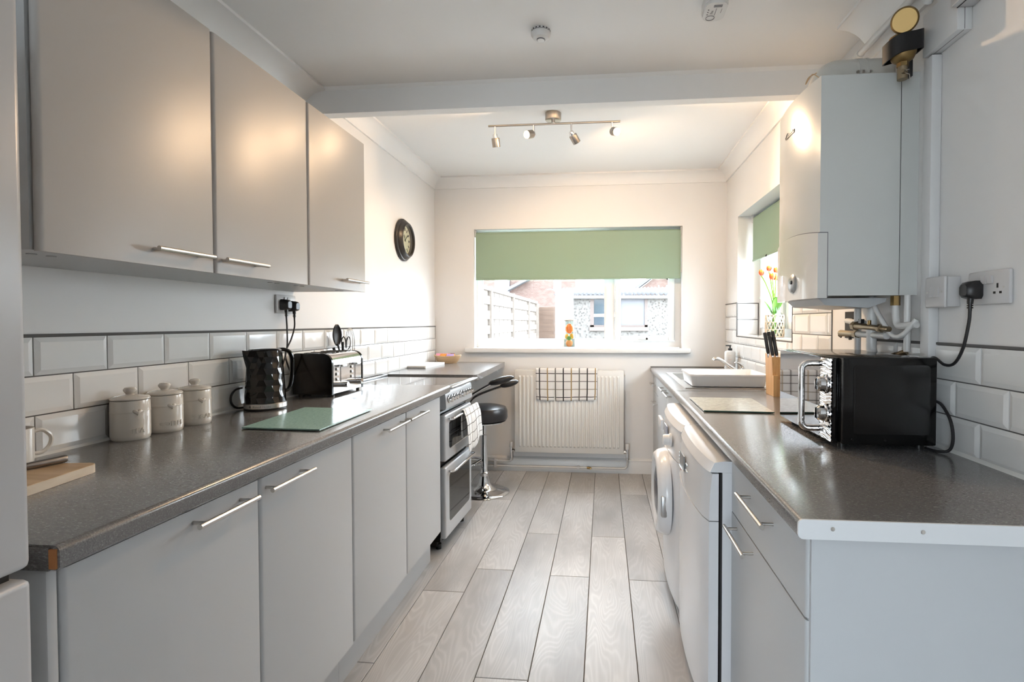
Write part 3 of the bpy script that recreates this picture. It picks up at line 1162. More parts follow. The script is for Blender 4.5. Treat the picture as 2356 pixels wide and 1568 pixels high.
# ---- toaster
def toaster():
    X0, X1, YA, YB = -1.455, -1.262, 2.320, 2.635   # chrome control end faces +X
    z0, z1 = WTL + .012, WTL + .205
    t = thing('toaster', 'black and chrome four slice toaster behind the kettle', 'toaster', ((X0 + X1) / 2, (YA + YB) / 2, WTL))
    r = .045

    def arch(x0, x1, zA, zB, rr):
        pts = [(x0, zA), (x1, zA)]
        pts += [(x1 - rr + rr * math.cos(PI / 2 * i / 6), zB - rr + rr * math.sin(PI / 2 * i / 6)) for i in range(7)]
        pts += [(x0 + rr * .4 + rr * .4 * math.cos(PI / 2 + PI / 2 * i / 4), zB - rr * .4 + rr * .4 * math.sin(PI / 2 + PI / 2 * i / 4)) for i in range(5)]
        return pts
    ap = arch(X0, X1, z0, z1, r)
    # black side cheeks
    MB().prism(ap, 'y', YA, YA + .014).build('side_cheek', BLACKSATIN, t)
    MB().prism(ap, 'y', YB - .014, YB).build('side_cheek', BLACKSATIN, t)
    ap2 = arch(X0 + .004, X1 - .002, z0 + .003, z1 - .002, r - .002)
    MB().prism(ap2, 'y', YA + .014, YB - .014).build('chrome_shell', CHROME, t)
    for k in range(2):
        yc = YA + (YB - YA) * (.27 if k == 0 else .73)
        for dy in (-.028, .028):
            MB().rbox(X0 + .03, X1 - .05, yc + dy - .014, yc + dy + .014, z1 - .004, z1 + .0005, .004).build('bread_slot', DARKSLOT, t)
        MB().box(X1 - .003, X1 - .0012, yc - .002, yc + .002, z0 + .045, z1 - .06).build('lever_slot', DARKSLOT, t)
        MB().cyl((X1 - .002, yc, z0 + .040), (X1 + .036, yc, z0 + .040), .0135, n=24).build('browning_knob', CHROME, t)
        MB().rbox(X1 - .002, X1 + .022, yc - .022, yc + .022, z1 - .066, z1 - .056, .004).build('push_lever', CHROME, t)
        for j in range(3):
            MB().rbox(X1 - .002, X1 + .004, yc - .045 + .0 , yc - .027, z0 + .062 + .024 * j, z0 + .076 + .024 * j, .004, 3).build('button', STEEL, t)
    for x in (X0 + .02, X1 - .015):
        for y in (YA + .03, YB - .03):
            MB().cyl((x, y, WTL), (x, y, z0), .009, n=12).build('foot', BLACK, t)


toaster()

# ---- utensils behind the toaster, in a steel pot
pot = thing('utensil_pot', 'steel utensil pot hidden behind the toaster', 'pot', (-1.418, 2.735, WTL))
MB().lathe([(.044, 0), (.046, .003), (.046, .128), (.0475, .130), (.0455, .130), (.0445, .126), (.0445, .008), (1e-4, .008)], (-1.418, 2.735, WTL), 28).build('pot_wall', STEEL, pot)


def utensil(name, lab, cat):
    return thing(name, lab, cat, (-1.418, 2.735, WTL + .01), 'utensils in the steel pot')


t = utensil('serving_spoon', 'large black serving spoon standing in the utensil pot', 'spoon')
MB().tube([(-1.412, 2.72, WTL + .012), (-1.425, 2.70, WTL + .20), (-1.43, 2.692, WTL + .235)], [.006, .005, .006], 8).build('shaft', BLACK, t)
sp = MB()
def spf(u, v):
    w = .026 * math.sin(PI * min(1, max(0, .04 + .92 * v))) ** .6
    return (-1.43 + (u - .5) * 2 * w * .55 - .002 * v, 2.69 + (u - .5) * 2 * w * .8 + .015 * (1 - 4 * (u - .5) ** 2) * math.sin(PI * v), WTL + .225 + .115 * v)
sp.grid(spf, 8, 10)
b_ = sp.build('bowl', BLACK, t, 60)
b_.modifiers.new('thickness', 'SOLIDIFY').thickness = .002
t = utensil('whisk', 'steel wire balloon whisk standing in the utensil pot', 'whisk')
MB().tube([(-1.41, 2.765, WTL + .012), (-1.404, 2.772, WTL + .16)], .007, 10).build('grip', STEEL, t)
wk = MB()
for k in range(6):
    a = PI * k / 6
    c, s = math.cos(a), math.sin(a)
    pts = []
    for i in range(21):
        u = i / 20 * PI
        rr = .030 * math.sin(u) ** .8 if 0 < u < PI else 0
        sg = 1 if i <= 10 else -1
        h = math.sin(u / 1) if False else None
        q = i / 20
        ang = PI * q
        px = math.cos(ang)
        hz = math.sin(ang)
        pts.append((-1.402 + .031 * px * c * (1 - .25 * (1 - hz)), 2.776 + .031 * px * s * (1 - .25 * (1 - hz)), WTL + .205 + .115 * hz if hz > .05 else WTL + .16))
    wk.tube(pts, .0011, 5)
wk.build('wire_balloon', STEEL, t)
t = utensil('scissors', 'black handled scissors standing in the utensil pot', 'scissors')
for dx, dy in ((-.012, -.006), (.012, .006)):
    MB().tube(spline([(-1.415 + dx * .2, 2.755 + dy * .2, WTL + .19), (-1.415 + dx * 1.5, 2.755 + dy * 1.5, WTL + .22), (-1.415 + dx * 1.6, 2.755 + dy * 1.6, WTL + .255), (-1.415 + dx * .9, 2.755 + dy * .9, WTL + .272), (-1.415 + dx * .2, 2.755 + dy * .2, WTL + .25), (-1.415 + dx * .1, 2.755, WTL + .21)]), .0032, 6).build('finger_loop', BLACK, t)
MB().tube([(-1.415, 2.755, WTL + .195), (-1.416, 2.745, WTL + .05)], .004, 6).build('blades', STEEL, t)
t = utensil('spatula', 'flat black spatula handle standing in the utensil pot', 'spatula')
MB().rbox(-1.426, -1.412, 2.722, 2.730, WTL + .012, WTL + .245, .003).build('grip', BLACK, t)
t = utensil('peeler', 'short steel peeler leaning in the utensil pot', 'peeler')
MB().tube([(-1.43, 2.72, WTL + .02), (-1.452, 2.70, WTL + .195)], .006, 8).build('grip', STEEL, t)
MB().cyl((-1.452, 2.70, WTL + .195), (-1.456, 2.697, WTL + .215), .008, n=10).build('head', BLACK, t)

# ---- green glass chopping board
def m_frost(name, col, sc=120):
    m = mat(name, col, 0.16)
    g = NT(m)
    n = g.noise(g.coord('Object', (sc, sc, sc)), 1.0, 3, .6)
    g.link(g.ramp(n, [(.3, tuple(c * .82 for c in col)), (.7, tuple(min(1, c * 1.15) for c in col))]), g.b.inputs['Base Color'])
    g.bump(n, .12, .002)
    return m


t = thing('glass_chopping_board', 'pale green textured glass chopping board beside the kettle', 'chopping board', (-1.05, 1.79, WTL))
pts = [(-1.180, 1.597), (-.906, 1.586), (-.916, 1.985), (-1.206, 2.003)]
MB().prism(pts, 'z', WTL + .003, WTL + .0075).build('glass_plate', m_frost('green_textured_glass', (.42, .66, .61)), t)
MB().add([(*pts[0], WTL + .0031), (*pts[1], WTL + .0031), (*pts[1], WTL + .0072), (*pts[0], WTL + .0072)], [(0, 1, 2, 3)]).rot((-1.05, 1.79, 0), 0).build('bright_glass_edge', mat('bright_green_glass_edge', (.40, .66, .58), .15), t)
for x, y in ((-1.17, 1.62), (-.93, 1.61), (-.94, 1.96), (-1.18, 1.98)):
    MB().cyl((x, y, WTL), (x, y, WTL + .003), .008, n=10).build('foot', RUBBER, t)

# ---- wooden board, knife and mug by the fridge
t = thing('wooden_chopping_board', 'pale bamboo chopping board half hidden by the fridge', 'chopping board', (-1.25, 1.0, WTL))
poly = rrect(-1.43, -1.185, .78, 1.118, .022, 5)
rm = Matrix.Translation(Vector((-1.184, 1.118, 0))) @ Matrix.Rotation(math.radians(9), 4, 'Z') @ Matrix.Translation(Vector((1.172, -1.112, 0)))
M_ = rm
MB().prism(rrect(-1.42, -1.172, .74, 1.112, .02, 5), 'z', WTL + .0005, WTL + .0195).xf(M_).build('board', BAMBOO_EDGE, t)
MB().prism(rrect(-1.4185, -1.1735, .7415, 1.1105, .019, 5), 'z', WTL + .0195, WTL + .0205).xf(M_).build('top_face', BAMBOO, t)
t = thing('paring_knife', 'steel handled knife lying on the bamboo board', 'knife', (-1.28, 1.03, WTL + .021))
MB().tube([(-1.262, 1.112, WTL + .030), (-1.264, 1.108, WTL + .030), (-1.285, 1.02, WTL + .030), (-1.297, .96, WTL + .0295)], [.0075, .009, .008, .007], 12).build('handle', mat('gunmetal', (.26, .24, .23), .35, 1.0), t)
MB().prism([(-1.298, .96), (-1.312, .96), (-1.335, .84), (-1.322, .835)], 'z', WTL + .0275, WTL + .0295).build('blade', STEEL, t)
t = thing('mug', 'white mug with only its handle showing past the fridge', 'mug', (-1.425, 1.115, WTL))
MB().lathe([(.034, 0), (.038, .002), (.0405, .02), (.041, .092), (.0395, .093), (.037, .09), (.036, .008), (1e-4, .006)], (-1.428, 1.128, WTL), 28).build('cup', CERAMIC, t)
MB().tube(spline([(-1.418, 1.166, WTL + .078), (-1.414, 1.186, WTL + .080), (-1.410, 1.203, WTL + .062), (-1.411, 1.202, WTL + .040), (-1.414, 1.186, WTL + .024), (-1.418, 1.167, WTL + .024)]), .0048, 8).build('handle', CERAMIC, t)
# ================================================================== COOKER
CK = Vector((-1.18, 3.10, 0))
CKR = Matrix.Translation(CK) @ Matrix.Rotation(math.radians(-2.3), 4, 'Z') @ Matrix.Translation(-CK)
t = thing('cooker', 'silver freestanding double oven cooker with glass hob', 'cooker', (-1.18, 3.10, 0))
OVENGLASS = mat('dark_oven_glass', (0.02, 0.021, 0.022), 0.04)
SILVERP = mat('silver_enamel_panel', (0.60, 0.62, 0.64), 0.28, 0.3)
def ck(mb): return mb.xf(CKR)
ck(MB().box(L + .03, -.908, 2.856, 3.344, .05, .905)).build('body', BLACKSATIN, t)
ck(MB().box(L + .05, -.93, 2.862, 3.338, .02, .06)).build('plinth', BLACK, t)
for x in (-.93, -1.40):
    for y in (2.89, 3.31):
        ck(MB().cyl((x, y, 0), (x, y, .03), .016, n=12)).build('foot', BLACK, t)
for z0, z1, wz0, wz1, wy0, wy1, hz in ((.070, .476, .150, .425, 2.915, 3.30, .447), (.508, .772, .572, .725, 2.915, 3.30, .745)):
    d = ck(MB().rbox(-.908, -.872, 2.852, 3.348, z0, z1, .010, 3)).build('oven_door', SILVERP, t)
    ck(MB().prism(rrect(wy0, wy1, wz0, wz1, .022, 5), 'x', -.8735, -.8712)).build('door_window', OVENGLASS, d)
    ck(MB().prism(rrect(wy0 - .004, wy1 + .004, wz0 - .004, wz1 + .004, .025, 5), 'x', -.8745, -.8716)).build('window_trim', CHROME, d)
    path = spline([(-.874, 2.885, hz), (-.845, 2.888, hz + .002), (-.832, 2.92, hz + .006), (-.828, 3.10, hz + .010), (-.832, 3.28, hz + .006), (-.845, 3.312, hz + .002), (-.874, 3.315, hz)], 6)
    ck(MB().tube(path, .0075, 10)).build('handle', CHROME, d)
# oven shelf wires glimpsed through the small door
ck(MB().box(-.8712, -.8705, 2.93, 3.10, .646, .649)).build('oven_shelf_line', STEEL, t)
# control fascia: sloped top edge
pan = [(-.908, .803), (-.872, .803), (-.866, .812), (-.872, .895), (-.886, .915), (-.908, .918)]
fas = ck(MB().prism(pan, 'y', 2.850, 3.350)).build('control_fascia', SILVERP, t)
for y, r in ((2.905, .019), (2.955, .016), (3.000, .016), (3.045, .013), (3.125, .019), (3.175, .016), (3.220, .016), (3.265, .016), (3.305, .013)):
    k = MB().lathe([(r * 1.15, 0), (r * 1.15, .004), (r * .92, .006), (r * .85, .022), (r * .75, .026), (1e-4, .027)], (-.8695, y, .856), 20, 'x')
    kb = ck(k).build('control_knob', CHROME, fas)
    ck(MB().lathe([(r * 1.28, 0), (r * 1.28, .0022)], (-.8700, y, .856), 20, 'x')).build('knob_collar', BLACK, kb)
# hob
ck(MB().rbox(L + .022, -.828, 2.846, 3.354, .921, .936, .006, 3)).build('hob_frame', SATIN, t)
ck(MB().box(L + .05, -.856, 2.866, 3.334, .9355, .9385)).build('glass_hob', mat('grey_hob_glass', (0.05, 0.05, 0.052), 0.05), t)
ck(MB().rbox(L + .012, L + .045, 2.866, 3.334, .9365, .950, .004)).build('rear_vent', SATIN, t)
ck(MB().box(L + .02, L + .04, 2.90, 3.30, .9502, .9506)).build('vent_slot', DARKSLOT, t)

# towel on the upper oven handle
CHECK1 = m_stripes('white_checked_cloth', (.80, .79, .78), 0, 0, .055, .05, [(.10, .095, .09), (.30, .26, .21), (.16, .155, .15)], [(.25, .235, .22), (.14, .135, .13)])
t = thing('tea_towel', 'white checked tea towel hanging over the oven door handle', 'tea towel', (-.815, 3.16, .52), 'checked tea towels')
def tw_front(u, v):
    y = 3.03 + .30 * u + (.03 * u - .01) * v + .018 * math.sin(u * 7.0) * v
    x = -.8195 + .014 * math.sin(PI * min(v * 3, 1) / 2) + .010 * math.sin(u * 11 + 1) * v + .012 * v
    z = .765 - (.235 + .03 * u - .055 * (1 if u > .45 else 0) * min(1, (u - .45) * 4)) * v
    return (x, y, z)
def tw_back(u, v):
    return (-.8372 - .004 * math.sin(PI * v) + .006 * math.sin(u * 9) * v, 3.035 + .28 * u, .765 - .16 * v)
def tw_top(u, v):
    a = PI * v
    return (-.8284 + .0092 * math.cos(a), 3.03 + .30 * u - .01 * v, .765 + .0105 * math.sin(a))
m_ = MB().grid(tw_front, 26, 22, lambda u, v: (u * 4 + .1, v * 4.2))
m_.grid(tw_top, 26, 6, lambda u, v: (u * 4 + .1, -v * .3))
m_.grid(tw_back, 26, 12, lambda u, v: (u * 4 + .1, -.3 - v * 3))
o = ck(m_).build('cloth', CHECK1, t, 80)
o.modifiers.new('thickness', 'SOLIDIFY').thickness = .0022

# ================================================================== BREAKFAST BAR
t = thing('breakfast_bar', 'pale reflecting slate-effect breakfast bar under the window end of the left wall', 'worktop', (-1.17, 3.92, .908))
poly = [(L + .004, 3.362), (-.862, 3.362)] + [(-.862 + .03 * math.sin(PI / 2 * i / 5), 3.392 - .03 * math.cos(PI / 2 * i / 5)) for i in range(1, 6)] + [(-.860, F - .003), (L + .004, F - .003)]
MB().prism(poly, 'z', .908, .948).build('top', WORKTOP, t)
MB().box(L + .004, L + .03, 3.38, F - .003, .868, .908).build('wall_batten', GLOSSWHITE, t)
MB().box(L + .03, -.92, F - .028, F - .003, .868, .908).build('wall_batten', GLOSSWHITE, t)

# white ring-bound booklet
t = thing('booklet', 'white ring binder booklet lying at the wall on the breakfast bar', 'booklet', (-1.39, 4.1, .948))
MB().prism([(-1.472, 3.80), (-1.318, 3.80), (-1.318, 4.20), (-1.472, 4.20)], 'z', .9485, .9665).rot((-1.39, 4.0, 0), math.radians(-3)).build('cover', WHITEPLASTIC, t)
MB().rbox(-1.468, -1.325, 3.796, 3.802, .950, .962, .002).rot((-1.39, 4.0, 0), math.radians(-3)).build('page_edge', mat('paper_edge', (.45, .45, .45), .8), t)

# ---- basket of sachets
BX, BY, BZ = -1.318, 4.318, .948
t = thing('wicker_basket', 'small oval wicker basket on the breakfast bar corner', 'basket', (BX, BY, BZ))
mb = MB()
nc = 9
for k in range(nc):
    f_ = k / (nc - 1)
    a, b = .074 + .040 * f_ ** .8, .045 + .022 * f_ ** .8
    mb.tube([(BX + a * math.cos(2 * PI * i / 30), BY + b * math.sin(2 * PI * i / 30), BZ + .004 + .056 * f_ + (.008 * abs(math.cos(2 * PI * i / 30)) ** 2 if k == nc - 1 else .006 * f_ * math.cos(2 * PI * i / 30) ** 2)) for i in range(30)], .0042, 6, True)
mb.build('woven_wall', WICKER, t)
MB().prism([(BX + .072 * math.cos(2 * PI * i / 24), BY + .044 * math.sin(2 * PI * i / 24)) for i in range(24)], 'z', BZ, BZ + .006).build('woven_base', WICKER, t)
for i, (dx, dy, rz, tilt, col, nm, lab) in enumerate((
        (-.068, -.002, 20, 62, (.78, .30, .45), 'sachet', 'pink sachet at the wall end of the wicker basket'),
        (-.038, -.018, -15, 55, (.80, .33, .06), 'sachet', 'orange and yellow sachet leaning in the wicker basket'),
        (-.012, .008, 8, 60, (.80, .38, .50), 'sachet', 'pale pink sachet in the middle of the wicker basket'),
        (.020, .022, -4, 66, (.14, .07, .18), 'sachet', 'dark plum sachet at the back of the wicker basket'),
        (.030, -.002, 3, 50, (.72, .36, .07), 'sachet', 'golden brown sachet lying across the wicker basket'),
        (.030, -.026, 12, 48, (.36, .27, .60), 'sachet', 'lilac sachet at the front of the wicker basket'))):
    q = MB().rbox(-.030, .030, -.024, .024, -.004, .004, .003)
    q.xf(Matrix.Translation(Vector((BX + dx, BY + dy, BZ + .064))) @ Matrix.Rotation(math.radians(rz), 4, 'Z') @ Matrix.Rotation(math.radians(tilt - 20), 4, 'X'))
    o = q.build(nm, mat('sachet_' + lab.split(' sachet')[0].replace(' ', '_'), col, .3), None)
    tag(o, lab, 'sachet', 'sachets in the wicker basket')

# ================================================================== BAR STOOL
SX, SY = -.905, 3.885
t = thing('bar_stool', 'chrome gas-lift bar stool with black padded seat tucked under the breakfast bar', 'stool', (SX, SY, 0))
MB().lathe([(.188, 0), (.192, .004), (.186, .010), (.15, .016), (.10, .026), (.06, .046), (.042, .075), (.034, .11), (.031, .13)], (SX, SY, 0), 48).build('base', CHROME, t)
MB().lathe([(.0, .02), (.031, .125), (.036, .128), (.036, .150), (.031, .153), (.026, .16), (.026, .44), (.021, .445), (.021, .545), (.0, .546)], (SX, SY, 0), 24).build('column', CHROME, t)
MB().tube(spline([(SX - .02, SY - .028, .25), (SX - .08, SY - .15, .235), (SX - .19, SY - .12, .225), (SX - .21, SY + .02, .225), (SX - .13, SY + .10, .235), (SX - .022, SY + .028, .25)], 6), .009, 8).build('foot_rest', CHROME, t)
MB().lathe([(1e-4, .545), (.12, .545), (.172, .556), (.180, .575), (.178, .625), (.165, .650), (.12, .662), (1e-4, .664)], (SX, SY, 0), 40).build('seat', LEATHER, t)
MB().lathe([(.15, .538), (.165, .54), (.165, .547), (.15, .549)], (SX, SY, 0), 32).build('seat_plate', CHROME, t)
for (y, zt, zp, w, nm) in ((SY - .165, .70, .868, 1.0, 'arm'), (SY + .165, .70, .806, .8, 'arm')):
    MB().tube(spline([(SX - .13, y, .60), (SX - .15, y, .66), (SX - .08, y, .745 if w == 1 else .72), (SX + .10, y, zp - .02), (SX + .18, y, zp)], 5), .010, 10).build('arm_tube', CHROME, t)
    p_ = MB().sphere((0, 0, 0), .098 * w, .042, .026, 18, 10)
    p_.xf(Matrix.Translation(Vector((SX + .165, y, zp + .004))) @ Matrix.Rotation(math.radians(-16), 4, 'Y'))
    p_.build('arm_pad', LEATHER, t)

# ================================================================== RADIATOR
RX0, RX1, RZ0, RZ1, RY = -.755, .170, .184, .889, F - .105
t = thing('radiator', 'white panel radiator under the far window', 'radiator', ((RX0 + RX1) / 2, RY + .03, RZ0))
MB().rbox(RX0, RX1, RY, RY + .016, RZ0, RZ1, .006, 2).build('front_panel', RADW, t)
mb = MB()
nfl = 26
pitch = (RX1 - RX0 - .06) / nfl
for i in range(nfl):
    xc = RX0 + .03 + pitch * (i + .5)
    hw = pitch * .30
    zt, zb = RZ1 - .045, RZ0 + .045
    # raised flute with tapered ends
    vs = [(xc - hw, RY + .001, zb), (xc + hw, RY + .001, zb), (xc + hw, RY + .001, zt), (xc - hw, RY + .001, zt),
          (xc - hw * .55, RY - .0075, zb + .014), (xc + hw * .55, RY - .0075, zb + .014), (xc + hw * .55, RY - .0075, zt - .014), (xc - hw * .55, RY - .0075, zt - .014)]
    mb.add(vs, [(0, 1, 5, 4), (1, 2, 6, 5), (2, 3, 7, 6), (3, 0, 4, 7), (4, 5, 6, 7)])
mb.build('fluted_face', RADW, t, 0)
MB().box(RX0 + .004, RX1 - .004, RY + .016, RY + .075, RZ1 - .012, RZ1 - .004).build('top_grille', RADW, t)
MB().box(RX0 + .002, RX0 + .006, RY + .014, RY + .075, RZ0 + .03, RZ1 - .004).build('side_panel', RADW, t)
MB().box(RX1 - .006, RX1 - .002, RY + .014, RY + .075, RZ0 + .03, RZ1 - .004).build('side_panel', RADW, t)
MB().cyl((RX1, RY + .03, RZ1 - .04), (RX1 + .012, RY + .03, RZ1 - .04), .007, n=12).build('bleed_valve', STEEL, t)
for x, s in ((RX0 - .036, 1), (RX1 + .030, -1)):
    v = MB().cyl((x, RY + .03, RZ0 - .055), (x, RY + .03, RZ0 + .035), .0115, n=14).cyl((x, RY + .03, RZ0 + .010), (x + s * .036, RY + .03, RZ0 + .010), .010, n=14)
    v.cyl((x + s * .014, RY + .03, RZ0 + .01), (x + s * .026, RY + .03, RZ0 + .01), .015, n=6)
    vo = v.build('valve_body', CHROME, t)
    MB().lathe([(.0145, .036), (.0155, .04), (.0150, .078), (.012, .082), (1e-4, .082)], (x, RY + .03, RZ0), 16).build('valve_cap', WHITEPLASTIC, vo)

# pipes along the skirting
t = thing('heating_pipe', 'white lower heating pipe running along the far skirting to the right valve', 'pipe', (-.5, F - .05, .048))
px = RX1 + .030
MB().tube([(L + .01, F - .045, .048), (-.6, F - .045, .048), (px - .03, F - .045, .048)] + arc((px - .03, F - .045, .078), .03, -PI / 2, 0, 6, (1, 0, 0), (0, 0, 1))[1:] + [(px, F - .06, .11), (px, RY + .03, .135)], .0085, 10).build('pipe_run', PIPEW, t)
for x in (-.935, -.215):
    MB().box(x - .011, x + .011, F - .056, F - .022, .036, .060 + (.045 if x < -.9 else 0)).build('clip', WHITEPLASTIC, t)
MB().tube([(-.14, F - .048, .048), (-.105, F - .052, .048)], .010, 10).cyl((-.108, F - .05, .048), (-.108, F - .078, .052), .008, n=10).build('drain_cock', BRASS, t)
t = thing('heating_pipe', 'white upper heating pipe along the far skirting to the left valve', 'pipe', (-1.0, F - .05, .092))
px = RX0 - .036
MB().tube([(L + .01, F - .045, .092), (px - .03, F - .045, .092)] + arc((px - .03, F - .045, .122), .03, -PI / 2, 0, 6, (1, 0, 0), (0, 0, 1))[1:] + [(px, RY + .03, .15)], .0085, 10).build('pipe_run', PIPEW, t)

# towel over the radiator
CHECK2 = m_stripes('black_and_gold_checked_cloth', (.80, .785, .765), 0, 0, .075, .05, [(.03, .028, .028), (.36, .25, .12), (.16, .155, .14)], [(.02, .02, .02), (.20, .19, .18), (.30, .27, .22)])
t = thing('tea_towel', 'white tea towel with black and gold check over the radiator', 'tea towel', (-.31, RY - .012, .632), 'checked tea towels')
tx0, tx1 = -.572, -.052
def rt_front(u, v):
    z = .900 - (.268 + .004 * math.sin(u * 5)) * v
    y = RY - .013 - .004 * math.sin(u * 16) * v - .003 * math.sin(u * 37) * v
    x = tx0 + (tx1 - tx0) * u + .010 * v * (.5 - u) * (1 if v > .8 else .5)
    if v > .93 and (u < .06 or u > .95): z += .01
    return (x, y, z)
def rt_top(u, v):
    a = PI * v
    return (tx0 + (tx1 - tx0) * u, RY + .025 - .038 * math.cos(a), .900 + .006 * math.sin(a))
def rt_back(u, v): return (tx0 + (tx1 - tx0) * u, RY + .084, .900 - .1 * v)
U7 = lambda u: u * 7.7 + .02
m_ = MB().grid(rt_front, 40, 18, lambda u, v: (U7(u), v * 4.05 - .08)).grid(rt_top, 40, 6, lambda u, v: (U7(u), -.1 - v * .6))
m_.grid(rt_back, 40, 5, lambda u, v: (U7(u), -.7 - v * 1.5))
o = m_.build('cloth', CHECK2, t, 80)
o.modifiers.new('thickness', 'SOLIDIFY').thickness = .003

# ================================================================== CLOCK
CY_, CZ_ = 3.748, 1.902
t = thing('wall_clock', 'round dark framed wall clock with a cream face', 'clock', (L, CY_, CZ_ - .155))
DKWOOD = mat('dark_brown_frame', (.028, .024, .022), .35)
MB().lathe([(.148, .0005), (.155, .004), (.155, .014), (.149, .022), (.143, .024), (.139, .034), (.131, .040), (.126, .050), (.118, .054), (.110, .050), (.107, .040), (.107, .020)], (L, CY_, CZ_), 56, 'x', caps=False).build('frame', DKWOOD, t)
face = MB().lathe([(.109, .016), (.109, .020), (1e-4, .020)], (L, CY_, CZ_), 48, 'x').build('dial', mat('cream_dial', (.66, .60, .45), .7), t)
mb = MB()
for k in range(12):
    q = MB().box(-.0004, .0004, -.005 if k % 3 else -.008, .005 if k % 3 else .008, .068, .092)
    q.xf(Matrix.Translation(Vector((L + .0207, CY_, CZ_))) @ Matrix.Rotation(-2 * PI * k / 12, 4, 'X'))
    q.build('hour_mark', DKWOOD, face, 0)
for ang, ln, w in ((math.radians(-28), .045, .0035), (math.radians(52), .075, .0028)):
    q = MB().box(-.0005, .0005, -w, w, -.012, ln)
    q.xf(Matrix.Translation(Vector((L + .0225, CY_, CZ_))) @ Matrix.Rotation(-ang, 4, 'X'))
    q.build('hand', DKWOOD, t, 0)
MB().cyl((L + .02, CY_, CZ_), (L + .025, CY_, CZ_), .006, n=14).build('hub', DKWOOD, t)
MB().lathe([(.107, .043), (.08, .0455), (1e-4, .046)], (L, CY_, CZ_), 40, 'x', caps=False).build('glass_cover', CLEAR, t)

# ================================================================== TRACK LIGHT
LY, LZ = 3.15, 2.487
t = thing('track_light', 'brushed steel ceiling light bar with four lit spot heads', 'ceiling light', (-.30, LY, CEIL2))
NICKEL = mat('brushed_nickel', (.42, .38, .34), .3, 1.0)
MB().lathe([(.048, 0), (.048, -.040), (.046, -.0435), (1e-4, -.044)], (-.302, LY, CEIL2), 36).build('ceiling_rose', NICKEL, t)
MB().cyl((-.302, LY, CEIL2 - .03), (-.302, LY, LZ), .012, n=14).build('rose_neck', CHROME, t)
MB().cyl((-.699, LY, LZ), (.098, LY, LZ), .0065, n=16).build('bar', NICKEL, t)
BULB = mat('lit_bulb', (1, .9, .75), .4, emit=(1.0, .80, .52), es=9.0)
for x, d, pw in ((-.658, (0.06, .34, -.92), .42), (-.421, (-.52, -.78, -.32), .25), (-.193, (.46, .50, -.70), .42), (.050, (.40, -.83, -.36), 1.0)):
    d = Vector(d).normalized()
    piv = Vector((x, LY, LZ - .056))
    st = MB().cyl((x, LY, LZ - .004), (x, LY, LZ - .050), .0058, n=12)
    so = st.build('stem', CHROME, t)
    Mx = d.to_track_quat('Z', 'Y').to_matrix()
    c0 = piv + d * .004
    MB().lathe([(1e-4, -.012), (.012, -.012), (.0155, -.006), (.0155, .016), (.010, .020)], c0, 20, M=Mx).build('swivel_neck', CHROME, so)
    MB().lathe([(.010, .010), (.0235, .012), (.0245, .014), (.0245, .064), (.0225, .064), (.0215, .058), (.0215, .03), (1e-4, .028)], c0, 28, M=Mx).build('spot_head', NICKEL, so)
    MB().lathe([(.0212, .056), (.0205, .059), (.012, .0615), (1e-4, .062)], c0, 24, M=Mx).build('bulb', BULB, so)
    li = bpy.data.lights.new('spot_lamp', 'SPOT')
    li.energy = LAMP_WATT * pw
    li.color = LAMP_COL
    li.spot_size = math.radians(166)
    li.spot_blend = .45
    li.shadow_soft_size = .018
    lo = bpy.data.objects.new('spot_lamp', li)
    COL.objects.link(lo)
    lo.parent = so
    pos = c0 + d * .070 - ORG[so.name]
    lo.location = pos
    lo.rotation_euler = (-d).to_track_quat('Z', 'Y').to_euler()

# ================================================================== ALARMS
AX, AY = -.243, 2.035
t = thing('smoke_alarm', 'small round white smoke alarm on the near ceiling', 'smoke alarm', (AX, AY, CEIL1 - .04))
AL = mat('alarm_white_plastic', (.72, .715, .70), .4)
MB().lathe([(.036, 0), (.036, -.006)], (AX, AY, CEIL1), 36).build('base_ring', AL, t)
for k in range(16):
    a = 2 * PI * k / 16
    q = MB().box(.031, .0367, -.003, .003, -.0055, -.002)
    q.rot((0, 0, 0), a).xf(Matrix.Translation(Vector((AX, AY, CEIL1)))).build('vent_slot', DARKSLOT, t)
MB().lathe([(.0345, -.006), (.0345, -.0095)], (AX, AY, CEIL1), 36).build('shadow_gap', GREYTXT, t)  # grey ring coloured as the shaded gap between base and cover
MB().lathe([(.037, -.0095), (.0385, -.012), (.0380, -.020), (.030, -.031), (.016, -.035), (1e-4, -.0355)], (AX, AY, CEIL1), 36).build('cover', AL, t)
MB().lathe([(.0165, -.0335), (.0165, -.0365), (.0145, -.0375), (.0145, -.0355)], (AX, AY, CEIL1), 24, closed=True).build('button_ring', GREYTXT, t)
MB().lathe([(.0140, -.035), (.0138, -.0385), (1e-4, -.039)], (AX, AY, CEIL1), 24).build('test_button', AL, t)

t = thing('carbon_monoxide_alarm', 'white oblong carbon monoxide alarm at the top of the ceiling', 'alarm', (.39, 1.90, CEIL1 - .042))
x0, x1, y0, y1 = .350, .431, 1.845, 1.965
MB().prism(rrect(x0, x1, y0, y1, .03, 6), 'z', CEIL1 - .032, CEIL1).build('case', AL, t)
MB().prism(rrect(x0 + .003, x1 - .003, y0 + .003, y1 - .003, .028, 6), 'z', CEIL1 - .041, CEIL1 - .032).build('face', AL, t)
zf = CEIL1 - .0413
for k in range(3):
    MB().box(x0 + .030, x1 - .022, y0 + .018 + .005 * k, y0 + .0205 + .005 * k, zf - .0004, zf + .0004).build('sounder_slot', GREYTXT, t, 0)
    MB().cyl((x0 + .016, y0 + .045 + .014 * k, zf), (x0 + .016, y0 + .045 + .014 * k, zf - .0006), .0022, n=10).build('status_light', BLACK, t)
tm = text_mb('Fire', .013, .0002)
